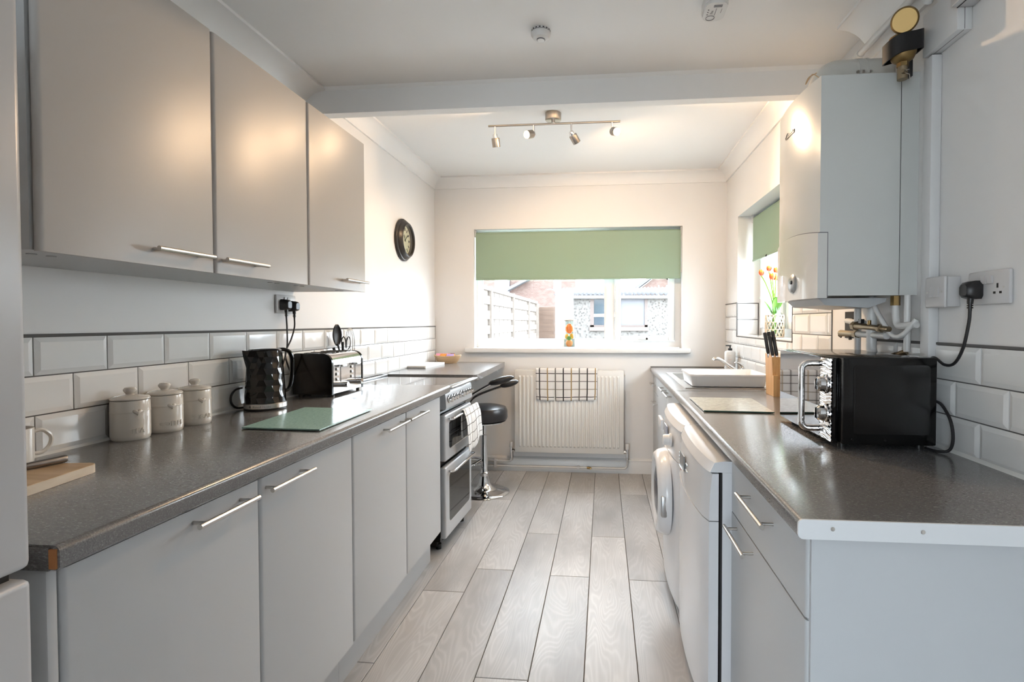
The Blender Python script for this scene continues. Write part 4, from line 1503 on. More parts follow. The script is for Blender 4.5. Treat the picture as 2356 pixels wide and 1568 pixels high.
remap(tm, lambda p: (x0 + .034 - p.y, y0 + .060 - p.x, zf - .0003 + p.z)).build('printed_lettering', GREYTXT, t)
MB().box(x0 + .041, x0 + .043, y0 + .038, y0 + .078, zf - .0004, zf).build('printed_line', GREYTXT, t, 0)
MB().box(x0 + .060, x0 + .0615, y0 + .040, y0 + .066, zf - .0004, zf).build('printed_line', GREYTXT, t, 0)
MB().lathe([(.0155, -.0004), (.0155, -.0016), (.0138, -.0016), (.0138, -.0004)], (x0 + .030, y1 - .026, zf), 28, closed=True).build('test_button', GREYTXT, t)

# ================================================================== BLINDS
t = thing('roller_blind', 'sage green roller blind half lowered over the far window', 'blind', (-.235, F + .04, 1.668))
MB().box(-1.121, .653, F + .0345, F + .0365, 1.672, 2.068).build('fabric', BLIND, t)
MB().rbox(-1.121, .653, F + .031, F + .040, 1.664, 1.680, .003).build('bottom_bar', BLIND, t)
MB().cyl((-1.118, F + .052, 2.068), (.650, F + .052, 2.068), .0185, n=24).build('roller', BLIND, t)
for x in (-1.126, .653):
    MB().rbox(x, x + .006, F + .025, F + .080, 2.042, 2.104, .002).build('bracket', WHITEPLASTIC, t)
MB().tube([(.658, F + .03, 2.06), (.658, F + .028, 1.75)], .0016, 6).tube([(.658, F + .05, 2.06), (.658, F + .048, 1.75)], .0016, 6).build('chain', WHITEPLASTIC, t)
MB().rbox(.653, .661, F + .024, F + .05, 1.715, 1.755, .003).build('chain_tensioner', WHITEPLASTIC, t)
t = thing('roller_blind', 'sage green roller blind on the side window beside the boiler', 'blind', (R + .10, 3.51, 1.75))
MB().box(R + .099, R + .101, 2.955, 4.066, 1.755, 2.066).build('fabric', BLIND, t)
MB().rbox(R + .095, R + .104, 2.955, 4.066, 1.748, 1.764, .003).build('bottom_bar', BLIND, t)
MB().cyl((R + .117, 2.958, 2.066), (R + .117, 4.063, 2.066), .0185, n=24).build('roller', BLIND, t)
for y in (2.946, 4.066):
    MB().rbox(R + .09, R + .145, y, y + .006, 2.04, 2.10, .002).build('bracket', WHITEPLASTIC, t)
MB().cyl((R + .0985, 3.72, 1.757), (R + .088, 3.72, 1.745), .006, n=10).build('pull_knob', BLACK, t)

# ================================================================== FRUIT JAR
JX, JY, JZ = -.297, F + .045, 1.0725
t = thing('fruit_jar', 'tall clear glass jar of fruit on the window board', 'jar', (JX, JY, JZ))
MB().lathe([(.044, 0), (.0455, .004), (.0455, .238), (.0435, .238), (.0435, .007), (1e-4, .006)], (JX, JY, JZ), 36).build('glass_wall', CLEAR, t)
MB().lathe([(.047, .236), (.048, .238), (.048, .2435), (.0455, .245), (1e-4, .245)], (JX, JY, JZ), 36).build('lid', mat('jar_lid_wood', (.55, .46, .38), .5), t)
MB().lathe([(.0435, .228), (.0435, .236), (.04, .236)], (JX, JY, JZ), 36).build('lid_seal', mat('jar_seal', (.5, .48, .46), .6), t)
def m_peel(name, col):
    m = mat(name, col, .4)
    g = NT(m)
    tl = g.new('ShaderNodeBsdfTranslucent')
    tl.inputs[0].default_value = (*col, 1)
    mx = g.new('ShaderNodeMixShader')
    mx.inputs[0].default_value = .35
    g.link(g.b.outputs[0], mx.inputs[1])
    g.link(tl.outputs[0], mx.inputs[2])
    g.link(mx.outputs[0], g.nt.nodes['Material Output'].inputs[0])
    return m


ORANGE = m_peel('orange_peel', (.85, .29, .03))
LEMON = m_peel('lemon_peel', (.80, .50, .06))
for dx, dz, r, ry, m_, nm, lab in ((0.0, .166, .035, .043, ORANGE, 'orange', 'large orange at the top of the fruit jar'),
                                   (-.022, .098, .0185, .0225, LEMON, 'lemon', 'lemon on the left side of the fruit jar'),
                                   (.022, .100, .020, .0235, LEMON, 'lemon', 'lemon on the right side of the fruit jar'),
                                   (0.0, .040, .031, .034, m_peel('pale_orange_peel', (.86, .40, .14)), 'orange', 'pale orange at the bottom of the fruit jar')):
    q = MB().sphere((JX + dx, JY, JZ + dz), r, r, ry, 18, 12)
    tag(q.build(nm, m_, None), lab, nm, 'fruit in the window jar')
q = MB().lathe([(.020, 0), (.020, -.007), (1e-4, -.007)], (JX, JY - .022, JZ + .083), 24, 'y')
o = tag(q.build('lime_slice', mat('lime_peel', (.45, .58, .16), .4), None), 'cut lime slice in the middle of the fruit jar', 'lime', 'fruit in the window jar')
MB().lathe([(.0155, -.0072), (.0155, -.0078), (1e-4, -.0078)], (JX, JY - .022, JZ + .083), 24, 'y').build('cut_face', mat('lime_flesh', (.10, .30, .05), .4), o)
# ================================================================== RIGHT RUN
BX_ = 0.402
# ---- near base unit: drawer over door
t = thing('base_cabinet', 'grey base cabinet with one drawer over a door, nearest the camera on the right', 'cabinet', (.71, 1.37, 0), 'grey base cabinets')
mb = MB()
mb.box(BX_ + .022, R - .004, 1.078, 1.096, .12, .872).box(BX_ + .022, R - .004, 1.660, 1.678, .12, .872).box(BX_ + .022, R - .004, 1.096, 1.660, .12, .138).box(R - .012, R - .004, 1.096, 1.66, .138, .872).box(BX_ + .022, BX_ + .08, 1.096, 1.66, .855, .872)
mb.build('carcass', CARC, t)
d = MB().rbox(BX_, BX_ + .02, 1.066, 1.678, .702, .868, .016, 5, axis='z').build('drawer_front', DOOR, t)
bar_handle(d, BX_, 1.248, 1.486, .812, -1)
d = MB().rbox(BX_, BX_ + .02, 1.066, 1.678, .125, .697, .016, 5, axis='z').build('door', DOOR, t)
bar_handle(d, BX_, 1.413, 1.626, .668, -1)
MB().box(BX_ + .05, BX_ + .068, 1.07, 1.678, 0, .12).build('plinth', DOOR, t)
MB().box(BX_ + .006, R - .002, 1.058, 1.0765, 0, .872).build('end_panel', mat('pale_grey_end_panel', (.55, .57, .59), .4), t)

# ---- worktops
def front_profile(zt, th):
    """(offset from front edge, z) pairs of a postformed edge"""
    return [(.012 - .012 * math.sin(PI / 2 * i / 5), zt - .012 + .012 * math.cos(PI / 2 * i / 5)) for i in range(6)] + [(0, zt - th + .006), (.006, zt - th)]


def run_top(mb, xa, ya, xb_, yb, zt, th, xr):
    pr = front_profile(zt, th)
    A = [(xa + o, ya, z) for o, z in pr] + [(xr, ya, zt - th), (xr, ya, zt)]
    B = [(xb_ + o, yb, z) for o, z in pr] + [(xr, yb, zt - th), (xr, yb, zt)]
    n = len(A)
    mb.add(A + B, [tuple(range(n))[::-1], tuple(range(n, 2 * n))] + [(i, (i + 1) % n, n + (i + 1) % n, n + i) for i in range(n)])
    return mb


t = thing('worktop', 'dark slate-effect worktop under the microwave with a white end strip', 'worktop', (.7, 1.98, WTR - .038))
run_top(MB(), .374, 1.038, .392, 2.936, WTR, .038, R - .0015).build('top', WORKTOP, t, 30)
es = MB().prism(rrect(.3735, R - .0015, WTR - .0375, WTR + .0005, .010, 4), 'y', 1.0335, 1.038).build('end_strip', mat('white_end_strip', (.74, .76, .78), .35), t)
for x in (.437, .600, .80):
    MB().lathe([(.0042, -.0012), (.0030, -.0016), (1e-4, -.0014)], (x, 1.0335, WTR - .016), 14, 'y').build('screw', STEEL, es)
SKX0, SKX1, SKY0, SKY1 = .505, .93, 3.47, 3.90
t = thing('worktop', 'dark slate-effect worktop around the sink in the far right corner', 'worktop', (.7, 3.7, WTR - .038))
mb = MB()
run_top(mb, .392, 2.9385, .396, F - .003, WTR, .038, SKX0)
z0 = WTR - .038
mb.box(SKX0, R - .0015, 2.9385, SKY0, z0, WTR).box(SKX0, R - .0015, SKY1, F - .003, z0, WTR).box(SKX1, R - .0015, SKY0, SKY1, z0, WTR)
mb.build('top', WORKTOP, t, 30)
MB().box(.4, R - .002, 2.9362, 2.9384, WTR - .03, WTR + .0012).build('joint_strip', SATIN, t)
# dark strip drawn as the shade where the worktop meets the far wall
MB().box(.398, R - .0015, F - .006, F - .002, WTR, WTR + .006).build('rear_shadow_strip', GROUT, t)

# ---- appliances
GREYLCD = mat('grey_display', (.20, .21, .22), .25)
BLUELCD = mat('blue_grey_display', (.36, .40, .50), .25)


def fronted(mb, y0, y1, z0, z1, xe, bulge, depth=.035, top_in=0.0, n=14):
    """convex appliance front between y0..y1; xe at the edges, bulging towards -X"""
    vs = []
    m = 3
    for j in range(m + 1):
        v = j / m
        z = z0 + (z1 - z0) * v
        for i in range(n + 1):
            u = i / n
            e = math.sin(PI * u) ** .55 if 0 < u < 1 else 0
            x = xe - bulge * e + top_in * v * v
            vs.append((x, y0 + (y1 - y0) * u, z))
    fs = [(j * (n + 1) + i, j * (n + 1) + i + 1, (j + 1) * (n + 1) + i + 1, (j + 1) * (n + 1) + i) for j in range(m) for i in range(n)]
    k = len(vs)
    back = []
    for j in (0, m):
        z = z0 if j == 0 else z1
        for i in (0, n):
            back.append((xe + depth, y0 + (y1 - y0) * (i / n), z))
    vs += back
    b00, b01, b10, b11 = k, k + 1, k + 2, k + 3
    bot = list(range(n + 1))
    top = list(range(m * (n + 1), (m + 1) * (n + 1)))
    fs.append(tuple(bot + [b01, b00]))
    fs.append(tuple(top[::-1] + [b10, b11]))
    fs.append(tuple([j * (n + 1) for j in range(m + 1)] + [b10, b00]))
    fs.append(tuple([j * (n + 1) + n for j in range(m, -1, -1)] + [b01, b11]))
    fs.append((b00, b01, b11, b10))
    return mb.add(vs, fs)


def lid(t, y0, y1, name='top_lid'):
    mb = MB()
    n = 14
    A, B, C = [], [], []
    for i in range(n + 1):
        u = i / n
        e = math.sin(PI * u) ** .55 if 0 < u < 1 else 0
        y = y0 + (y1 - y0) * u
        A.append((.338 - .022 * e, y, .815))
        B.append((.352 - .022 * e, y, .846))
        C.append((.378 - .010 * e, y, .8505))
    D = [(.95, y0, .8505), (.95, y1, .8505), (.95, y0, .815), (.95, y1, .815)]
    vs = A + B + C + D
    N = n + 1
    fs = [(i, i + 1, N + i + 1, N + i) for i in range(n)] + [(N + i, N + i + 1, 2 * N + i + 1, 2 * N + i) for i in range(n)]
    d = 3 * N
    fs.append(tuple(range(2 * N, 3 * N)) + (d + 1, d))
    fs.append(tuple(range(N))[::-1] + (d + 2, d + 3))
    fs += [(0, N, 2 * N, d, d + 2), (n, d + 3, d + 1, 2 * N + n, N + n), (d, d + 1, d + 3, d + 2)]
    mb.add(vs, fs)
    return mb.build(name, WHITEGOODS, t, 50)


# dishwasher (near)
y0, y1 = 1.684, 2.283
t = thing('dishwasher', 'white dishwasher with a small dark display, nearest the camera', 'dishwasher', (.63, 1.98, 0))
MB().box(.377, .94, y0 + .002, y1 - .002, .03, .814).build('body', WHITEGOODS, t)
lid(t, y0, y1)
fronted(MB(), y0, y1, .66, .811, .335, .026, .030, .010).build('control_panel', WHITEGOODS, t, 50)
fronted(MB(), y0, y1, .045, .657, .335, .028, .030).build('door', WHITEGOODS, t, 50)
MB().box(.3705, .3765, y0 + .004, y1 - .004, .05, .81).build('door_gap', DARKSLOT, t)
q = MB().box(.3045, .3085, 2.010, 2.110, .728, .780).build('display', GREYLCD, t)
for k in range(4):
    MB().rbox(.3035, .3085, 1.955 - .02 * (k % 2), 1.966 - .02 * (k % 2), .738 + .012 * (k // 2) * 2, .746 + .012 * (k // 2) * 2, .002).build('button', SATIN, t)
for k in range(3):
    MB().rbox(.3045, .3085, 2.13, 2.14, .735 + .014 * k, .741 + .014 * k, .002).build('button', SATIN, t)
MB().rbox(.300, .308, 2.00, 2.115, .722, .7265, .002).build('silver_trim', SATIN, t)
MB().cyl((.3045, 2.085, .712), (.308, 2.085, .712), .004, n=10).build('red_mark', mat('red_mark', (.5, .08, .08), .4), t)
MB().box(.325, .3275, 1.765, 1.79, .690, .693).build('print_mark', GREYTXT, t)
for x in (.42, .9):
    for y in (y0 + .06, y1 - .06):
        MB().cyl((x, y, 0), (x, y, .035), .02, n=12).build('foot', BLACK, t)
fronted(MB(), y0 + .004, y1 - .004, .012, .043, .345, .024, .03).build('kick_plate', WHITEGOODS, t, 50)

# washing machine (far)
y0, y1 = 2.289, 2.889
t = thing('washing_machine', 'white front loading washing machine with a round door', 'washing machine', (.63, 2.59, 0))
MB().box(.365, .94, y0 + .002, y1 - .002, .03, .814).build('body', WHITEGOODS, t)
lid(t, y0, y1)
fronted(MB(), y0, y1, .675, .811, .335, .024, .035, .012).build('control_panel', WHITEGOODS, t, 50)
fronted(MB(), y0, y1, .035, .672, .335, .026, .035).build('front_panel', WHITEGOODS, t, 50)
dc = (.312, 2.590, .465)
dr = MB().lathe([(.205, 0), (.207, -.012), (.200, -.040), (.186, -.058), (.165, -.062), (.145, -.056), (.130, -.040)], dc, 48, 'x').build('door_ring', WHITEGOODS, t, 50)
MB().lathe([(.132, -.038), (.120, -.050), (.08, -.058), (1e-4, -.062)], dc, 40, 'x').build('door_glass', mat('dark_blue_door_glass', (.045, .055, .09), .06), dr)
MB().rbox(.262, .290, dc[1] - .202, dc[1] - .182, .40, .50, .008).build('door_catch', SATIN, dr)
MB().box(.3060, .311, 2.56, 2.66, .742, .786).build('display', BLUELCD, t)
kn = MB().lathe([(.031, 0), (.031, -.006), (.026, -.010), (.024, -.034), (.020, -.038), (1e-4, -.038)], (.312, 2.44, .748), 28, 'x').build('programme_dial', WHITEPLASTIC, t)
MB().rbox(.295, .312, 2.72, 2.86, .735, .79, .006).build('detergent_drawer', WHITEGOODS, t)
for k in range(5):
    MB().rbox(.3062, .311, 2.565 + .02 * k, 2.575 + .02 * k, .720, .730, .002).build('button', SATIN, t)
for x in (.42, .9):
    for y in (y0 + .06, y1 - .06):
        MB().cyl((x, y, 0), (x, y, .035), .02, n=12).build('foot', BLACK, t)
fronted(MB(), y0 + .004, y1 - .004, .012, .033, .345, .022, .03).build('kick_plate', WHITEGOODS, t, 50)

# ---- sink base units
FX = .420
t = thing('base_cabinet', 'grey double base cabinet under the sink', 'cabinet', (.72, 3.5, 0), 'grey base cabinets')
mb = MB()
mb.box(FX + .022, R - .004, 2.945, 2.963, .12, .872).box(FX + .022, R - .004, 4.050, 4.068, .12, .872).box(FX + .022, R - .004, 2.963, 4.05, .12, .138).box(R - .012, R - .004, 2.963, 4.05, .138, .70)
mb.build('carcass', CARC, t)
for a, b, h0, h1 in ((2.945, 3.513, 3.221, 3.455), (3.515, 4.068, 3.508, 3.730)):
    d = unit_door(t, a, b, .145, .868, -1, FX)
    bar_handle(d, FX, h0 + .012, h1 - .006, .832, -1)
MB().box(FX + .05, FX + .068, 2.945, 4.068, 0, .14).build('plinth', DOOR, t)
t = thing('base_cabinet', 'narrow grey base cabinet with a drawer, beside the far wall', 'cabinet', (.72, 4.27, 0), 'grey base cabinets')
mb = MB()
mb.box(FX + .022, R - .004, 4.072, 4.090, .12, .872).box(FX + .022, R - .004, 4.45, 4.459, .13, .872).box(FX + .022, R - .004, 4.09, 4.45, .13, .148).box(R - .012, R - .004, 4.09, 4.45, .148, .872)
mb.build('carcass', CARC, t)
d = MB().rbox(FX, FX + .02, 4.071, 4.459, .722, .868, .012, 4, axis='z').build('drawer_front', DOOR, t)
bar_handle(d, FX, 4.19, 4.385, .787, -1)
d = MB().rbox(FX, FX + .02, 4.071, 4.459, .145, .717, .012, 4, axis='z').build('door', DOOR, t)
bar_handle(d, FX, 4.085, 4.266, .652, -1)
MB().box(FX + .05, FX + .068, 4.071, 4.459, 0, .13).build('plinth', DOOR, t)

# ---- sink, tub, tap, soap
t = thing('sink', 'stainless steel inset sink in the far right worktop', 'sink', (.72, 3.5, WTR))
mb = MB()
a, b, c, d_ = .468, .985, 3.035, 3.960
z0, z1 = WTR + .0003, WTR + .005
mb.box(a, SKX0, c, d_, z0, z1).box(SKX1, b, c, d_, z0, z1).box(SKX0, SKX1, c, SKY0, z0, z1).box(SKX0, SKX1, SKY1, d_, z0, z1)
mb.build('rim', STEEL, t, 0)
mb = MB()
for p_, q_ in (((SKX0, SKY0), (SKX1, SKY0)), ((SKX1, SKY0), (SKX1, SKY1)), ((SKX1, SKY1), (SKX0, SKY1)), ((SKX0, SKY1), (SKX0, SKY0))):
    cx_, cy_ = (SKX0 + SKX1) / 2, (SKY0 + SKY1) / 2
    i0 = (p_[0] + (cx_ - p_[0]) * .08, p_[1] + (cy_ - p_[1]) * .08)
    i1 = (q_[0] + (cx_ - q_[0]) * .08, q_[1] + (cy_ - q_[1]) * .08)
    mb.add([(*p_, z1), (*q_, z1), (*i1, WTR - .15), (*i0, WTR - .15)], [(0, 1, 2, 3)])
mb.add([(SKX0 + .016, SKY0 + .017, WTR - .15), (SKX1 - .016, SKY0 + .017, WTR - .15), (SKX1 - .016, SKY1 - .017, WTR - .15), (SKX0 + .016, SKY1 - .017, WTR - .15)], [(0, 1, 2, 3)])
o = mb.build('bowl', STEEL, t, 0)
MB().lathe([(.036, 0), (.036, .003), (.022, .003), (.02, 0)], (.73, 3.68, WTR - .149), 24).build('plug_hole', CHROME, t)
for k in range(6):
    MB().rbox(.56 + .06 * k, .575 + .06 * k, 3.09, 3.40, z1 - .001, z1 + .003, .002).build('drainer_ridge', STEEL, t)

t = thing('washing_up_tub', 'white plastic washing-up tub standing on the drainer', 'tub', (.72, 3.25, WTR + .008))
ZT = WTR + .078
mb = MB()
ox0, ox1, oy0, oy1 = .500, .945, 3.062, 3.445
ins = .016
O1 = rrect(ox0 + ins, ox1 - ins, oy0 + ins, oy1 - ins, .03, 4)
O2 = rrect(ox0, ox1, oy0, oy1, .035, 4)
O3 = rrect(ox0 + .006, ox1 - .006, oy0 + .006, oy1 - .006, .03, 4)
O4 = rrect(ox0 + ins + .006, ox1 - ins - .006, oy0 + ins + .006, oy1 - ins - .006, .026, 4)
rings = [(O1, WTR + .0085), (O3, ZT - .010), (O2, ZT - .010), (O2, ZT), (O3, ZT), (O4, WTR + .012)]
n = len(O1)
vs = [(x, y, z) for ring, z in rings for x, y in ring]
fs = [(j * n + i, j * n + (i + 1) % n, (j + 1) * n + (i + 1) % n, (j + 1) * n + i) for j in range(len(rings) - 1) for i in range(n)]
fs += [tuple(range(n))[::-1], tuple(range(5 * n, 6 * n))]
mb.add(vs, fs).build('shell', WHITEPLASTIC, t, 40)

t = thing('mixer_tap', 'chrome mixer tap with raised spout behind the sink', 'tap', (.945, 3.62, WTR + .005))
MB().lathe([(.026, 0), (.027, .004), (.023, .010), (.021, .05), (.019, .062), (1e-4, .064)], (.945, 3.62, WTR + .005), 24).build('body', CHROME, t)
MB().tube(spline([(.940, 3.62, WTR + .035), (.895, 3.615, WTR + .055), (.82, 3.608, WTR + .105), (.775, 3.603, WTR + .132), (.748, 3.60, WTR + .134), (.740, 3.60, WTR + .124)]), [.011] * 26 + [.010] * 5, 12).build('spout', CHROME, t)
MB().tube(spline([(.945, 3.62, WTR + .06), (.935, 3.61, WTR + .085), (.905, 3.585, WTR + .105), (.870, 3.56, WTR + .112)]), [.015, .015, .014, .013, .012, .012, .011, .010, .010, .009, .009, .008, .008, .007, .006, .006, .005, .005, .004][:19], 10).build('lever', CHROME, t)

t = thing('soap_bottle', 'white pump soap bottle in the far corner behind the tap', 'bottle', (.958, 4.06, WTR))
MB().lathe([(.037, 0), (.040, .004), (.040, .150), (.036, .160), (.015, .166), (.012, .168)], (.958, 4.06, WTR), 32).build('bottle', WHITEPLASTIC, t)
MB().lathe([(.0155, .166), (.0155, .182), (.006, .184), (.005, .205)], (.958, 4.06, WTR), 20).rbox(.925, .966, 4.052, 4.068, WTR + .198, WTR + .207, .003).build('pump', BLACK, t)
for k, w in ((0, .018), (1, .026), (2, .014)):
    MB().box(.958 - w / 2 - .008, .958 + w / 2 - .008, 4.0192, 4.0200, WTR + .128 - .030 * k, WTR + .1295 - .030 * k).build('label_print', mat('peach_print', (.70, .46, .38), .6), t)

# ---- glass board on the right worktop
t = thing('glass_chopping_board', 'clear patterned glass chopping board in front of the microwave', 'chopping board', (.57, 2.44, WTR))
pts = [(.426, 2.640), (.423, 2.246), (.706, 2.228), (.722, 2.625)]
MB().prism(pts, 'z', WTR + .003, WTR + .0075).build('glass_plate', m_frost('clear_patterned_glass', (.50, .54, .51), 60), t)
MB().prism([(.4225, 2.2450), (.7065, 2.2270), (.7064, 2.2282), (.4226, 2.2462)], 'z', WTR + .0028, WTR + .0077).build('front_glass_edge', mat('dark_green_glass_edge', (.06, .12, .09), .1), t)
for x, y in ((.44, 2.62), (.44, 2.27), (.69, 2.25), (.70, 2.60)):
    MB().cyl((x, y, WTR), (x, y, WTR + .003), .008, n=10).build('foot', RUBBER, t)

# ---- knife block
KX, KY = .905, 2.805
t = thing('knife_block', 'pale wooden knife block behind the microwave', 'knife block', (KX, KY, WTR))
MB().prism([(2.745, WTR + .0005), (2.865, WTR + .0005), (2.885, WTR + .215), (2.775, WTR + .200)], 'x', KX - .040, KX + .055).build('block', BLOCKWOOD, t)
MB().box(KX - .043, KX - .018, 2.735, 2.757, WTR + .0005, WTR + .108).build('front_cheek', BLOCKWOOD, t)
MB().box(KX + .002, KX + .03, 2.735, 2.757, WTR + .0005, WTR + .107).build('front_cheek', BLOCKWOOD, t)
MB().box(KX - .018, KX + .002, 2.738, 2.757, WTR + .0005, WTR + .088).build('front_cheek', BLOCKWOOD, t)
for i, (x, y, l, lab) in enumerate(((.873, 2.785, .105, 'front left black handled knife in the wooden block'),
                                    (.893, 2.785, .102, 'front right black handled knife in the wooden block'),
                                    (.866, 2.835, .115, 'rear left black handled knife in the wooden block'),
                                    (.887, 2.838, .118, 'rear middle black handled knife in the wooden block'),
                                    (.908, 2.838, .122, 'rear right black handled knife beside the microwave'))):
    zb = WTR + .200 + (y - 2.775) * .14
    t = thing('kitchen_knife', lab, 'knife', (x, y, zb - .02), 'knives in the wooden block')
    lean = Vector((-.16, .06, 1)).normalized()
    p0 = Vector((x, y, zb + .004))
    MB().tube([p0, p0 + lean * .012, p0 + lean * l * .5, p0 + lean * (l - .006), p0 + lean * l], [.007, .0095, .0088, .0100, .0075], 10).build('handle', BLACK, t)
    MB().cyl(p0 - lean * .018, p0 + lean * .002, .0072, n=10).build('bolster', CHROME, t)

# ================================================================== MICROWAVE
MX0, MX1, MYA, MYB, MZ0, MZ1 = .708, .972, 1.616, 2.106, WTR + .016, 1.187
t = thing('microwave', 'black microwave oven with mirrored door and chrome ribbed controls', 'microwave', (.84, 1.90, WTR))
MB().rbox(MX0, MX1, MYA, MYB, MZ0, MZ1, .004, 2).build('case', BLACKSATIN, t)
# pressed panel on the visible side
pr = rrect(MX0 + .030, MX1 - .020, MZ0 + .032, MZ1 - .022, .012, 4)
MB().prism(pr, 'y', MYA - .0028, MYA + .001).build('side_recess_rim', BLACKSATIN, t)
MB().prism(rrect(MX0 + .0335, MX1 - .0235, MZ0 + .0355, MZ1 - .0255, .010, 4), 'y', MYA - .0036, MYA - .0005).build('side_panel', mat('black_side_panel', (.004, .004, .004), .2, spec=.3), t)
for x in (MX0 + .028, MX0 + .122):
    MB().lathe([(.004, -.001), (.003, -.0022), (1e-4, -.002)], (x, MYA, MZ0 + .014), 12, 'y').build('screw', BLACKGLOSS, t)
MIRROR = mat('dark_mirror_glass', (.34, .35, .37), .03, 1.0)
fb = MB().rbox(.6905, MX0, 1.642, MYB, MZ0 - .004, MZ1 - .002, .003, 2).build('front_frame', BLACKGLOSS, t)
dd = MB().box(.688, .6905, 1.731, MYB - .002, MZ0 + .001, MZ1 - .006).build('door_glass', MIRROR, t)
# ribbed chrome control column
vs, fs = [], []
nz, ny = 70, 8
for j in range(nz + 1):
    z = MZ0 + .001 + (MZ1 - .008 - MZ0) * j / nz
    for i in range(ny + 1):
        y = 1.645 + .083 * i / ny
        w = math.sin((z * 520 + 2.2 * math.sin(y * 60 + z * 30)))
        vs.append((.6892 - .0028 * (0.5 + .5 * w), y, z))
fs = [(j * (ny + 1) + i, j * (ny + 1) + i + 1, (j + 1) * (ny + 1) + i + 1, (j + 1) * (ny + 1) + i) for j in range(nz) for i in range(ny)]
cp = MB().add(vs, fs).build('ribbed_control_panel', CHROME, t, 80)
for z in (1.100, 1.010):
    kb = MB().lathe([(.030, 0), (.030, -.004), (.0245, -.006), (.023, -.020), (.018, -.025), (1e-4, -.027)], (.6865, 1.688, z), 30, 'x').build('control_knob', CHROME, cp)
    MB().box(.658, .661, 1.685, 1.691, z - .016, z + .016).build('knob_marker', BLACKGLOSS, kb)
hz0, hz1, hy = .952, 1.160, 1.742
path = [(.690, hy, hz0)] + arc((.656, hy, hz0 + .020), .020, -PI / 2, -PI, 6, (1, 0, 0), (0, 0, 1)) + arc((.656, hy, hz1 - .020), .020, PI, PI / 2, 6, (1, 0, 0), (0, 0, 1)) + [(.690, hy, hz1)]
MB().tube(path, .0100, 12).build('door_handle', CHROME, dd)
for x in (MX0 + .02, MX1 - .02):
    for y in (MYA + .05, MYB - .05):
        MB().cyl((x, y, WTR), (x, y, MZ0 + .002), .012, n=12).build('foot', BLACK, t)
t = thing('power_cord', 'black flex looping down behind the microwave onto the worktop', 'cable', (.99, 1.60, WTR))
MB().tube(spline([(.974, 1.64, 1.06), (.984, 1.615, 1.05), (.990, 1.585, 1.01), (.992, 1.575, .96), (.985, 1.58, .925), (.965, 1.60, .9165), (.955, 1.64, .9165)]), .0042, 8).build('flex', CABLE, t)

# ================================================================== SOCKETS, SWITCH, TRUNKING
t = thing('double_socket', 'white double socket with one black plug on the near right wall', 'socket', (R, 1.482, 1.336))
MB().rbox(R - .011, R - .0005, 1.408, 1.557, 1.338, 1.427, .004).build('faceplate', SOCKETPL, t)
for y in (1.472, 1.494):
    MB().prism([(R - .011, 1.393), (R - .014, 1.393), (R - .017, 1.413), (R - .011, 1.413)], 'y', y - .009, y + .009).build('rocker_switch', SOCKETPL, t)
for y, z, w, h in ((1.447, 1.386, .003, .006), (1.4575, 1.368, .004, .003), (1.4365, 1.368, .004, .003)):
    MB().box(R - .0116, R - .0108, y - w, y + w, z - h, z + h).build('pin_slot', DARKSLOT, t, 0)
MB().cyl((R - .0116, 1.427, 1.381), (R - .0108, 1.427, 1.381), .0028, n=10).build('fixing_screw', STEEL, t)
t = thing('power_cord', 'black microwave flex hanging from the plug on the near right wall', 'cable', (R - .03, 1.53, 1.2))
plug(MB(), R - .012, 1.520, 1.378, -1).build('plug', BLACK, t)
MB().tube(spline([(R - .029, 1.520, 1.325), (R - .03, 1.522, 1.29), (R - .032, 1.540, 1.22), (R - .035, 1.570, 1.175), (R - .04, 1.605, 1.168), (R - .043, 1.65, 1.186), (R - .035, 1.70, 1.16)]), .0042, 8).build('flex', CABLE, t)
t = thing('switch', 'white two-gang rocker switch on a surface box beside the boiler', 'switch', (R, 1.645, 1.335))
MB().rbox(R - .036, R - .0005, 1.602, 1.690, 1.336, 1.424, .003).build('back_box', SOCKETPL, t)
MB().rbox(R - .046, R - .036, 1.600, 1.692, 1.334, 1.426, .005, 3).build('faceplate', SOCKETPL, t)
for y in (1.636, 1.656):
    MB().prism([(R - .046, 1.365), (R - .050, 1.365), (R - .047, 1.397), (R - .046, 1.397)], 'y', y - .0095, y + .0095).build('rocker_switch', SOCKETPL, t)
for y in (1.612, 1.682):
    MB().cyl((R - .0455, y, 1.380), (R - .0466, y, 1.380), .003, n=10).build('fixing_screw', STEEL, t)

t = thing('cable_trunking', 'upright white trunking between the boiler and the light switch', 'trunking', (R, 1.72, WTR))
MB().rbox(R - .030, R - .0008, 1.700, 1.742, WTR + .001, 2.104, .002).build('cover', WHITEPLASTIC, t)
t = thing('cable_trunking', 'wide white boxed trunking high on the wall beside the boiler filter', 'trunking', (R, 1.65, 2.105))
MB().rbox(R - .040, R - .0008, 1.572, 1.732, 2.108, 2.238, .002).build('cover', WHITEPLASTIC, t)
MB().box(R - .021, R - .020, 1.5712, 1.5722, 2.11, 2.236).build('seam', GREYTXT, t, 0)
MB().box(R - .022, R - .0210, 1.573, 1.731, 2.1072, 2.1082).build('seam', GREYTXT, t, 0)
t = thing('junction_box', 'white electrical box cut by the top of the picture above the trunking', 'junction box', (R, 1.54, 2.165))
MB().rbox(R - .062, R - .0008, 1.470, 1.568, 2.166, 2.29, .004).build('case', SOCKETPL, t)
MB().rbox(R - .0640, R - .050, 1.475, 1.560, 2.164, 2.1665, .001).build('label_plate', WHITEPLASTIC, t)
MB().box(R - .045, R - .042, 1.47, 1.568, 2.1652, 2.1662).build('case_seam', DARKSLOT, t, 0)

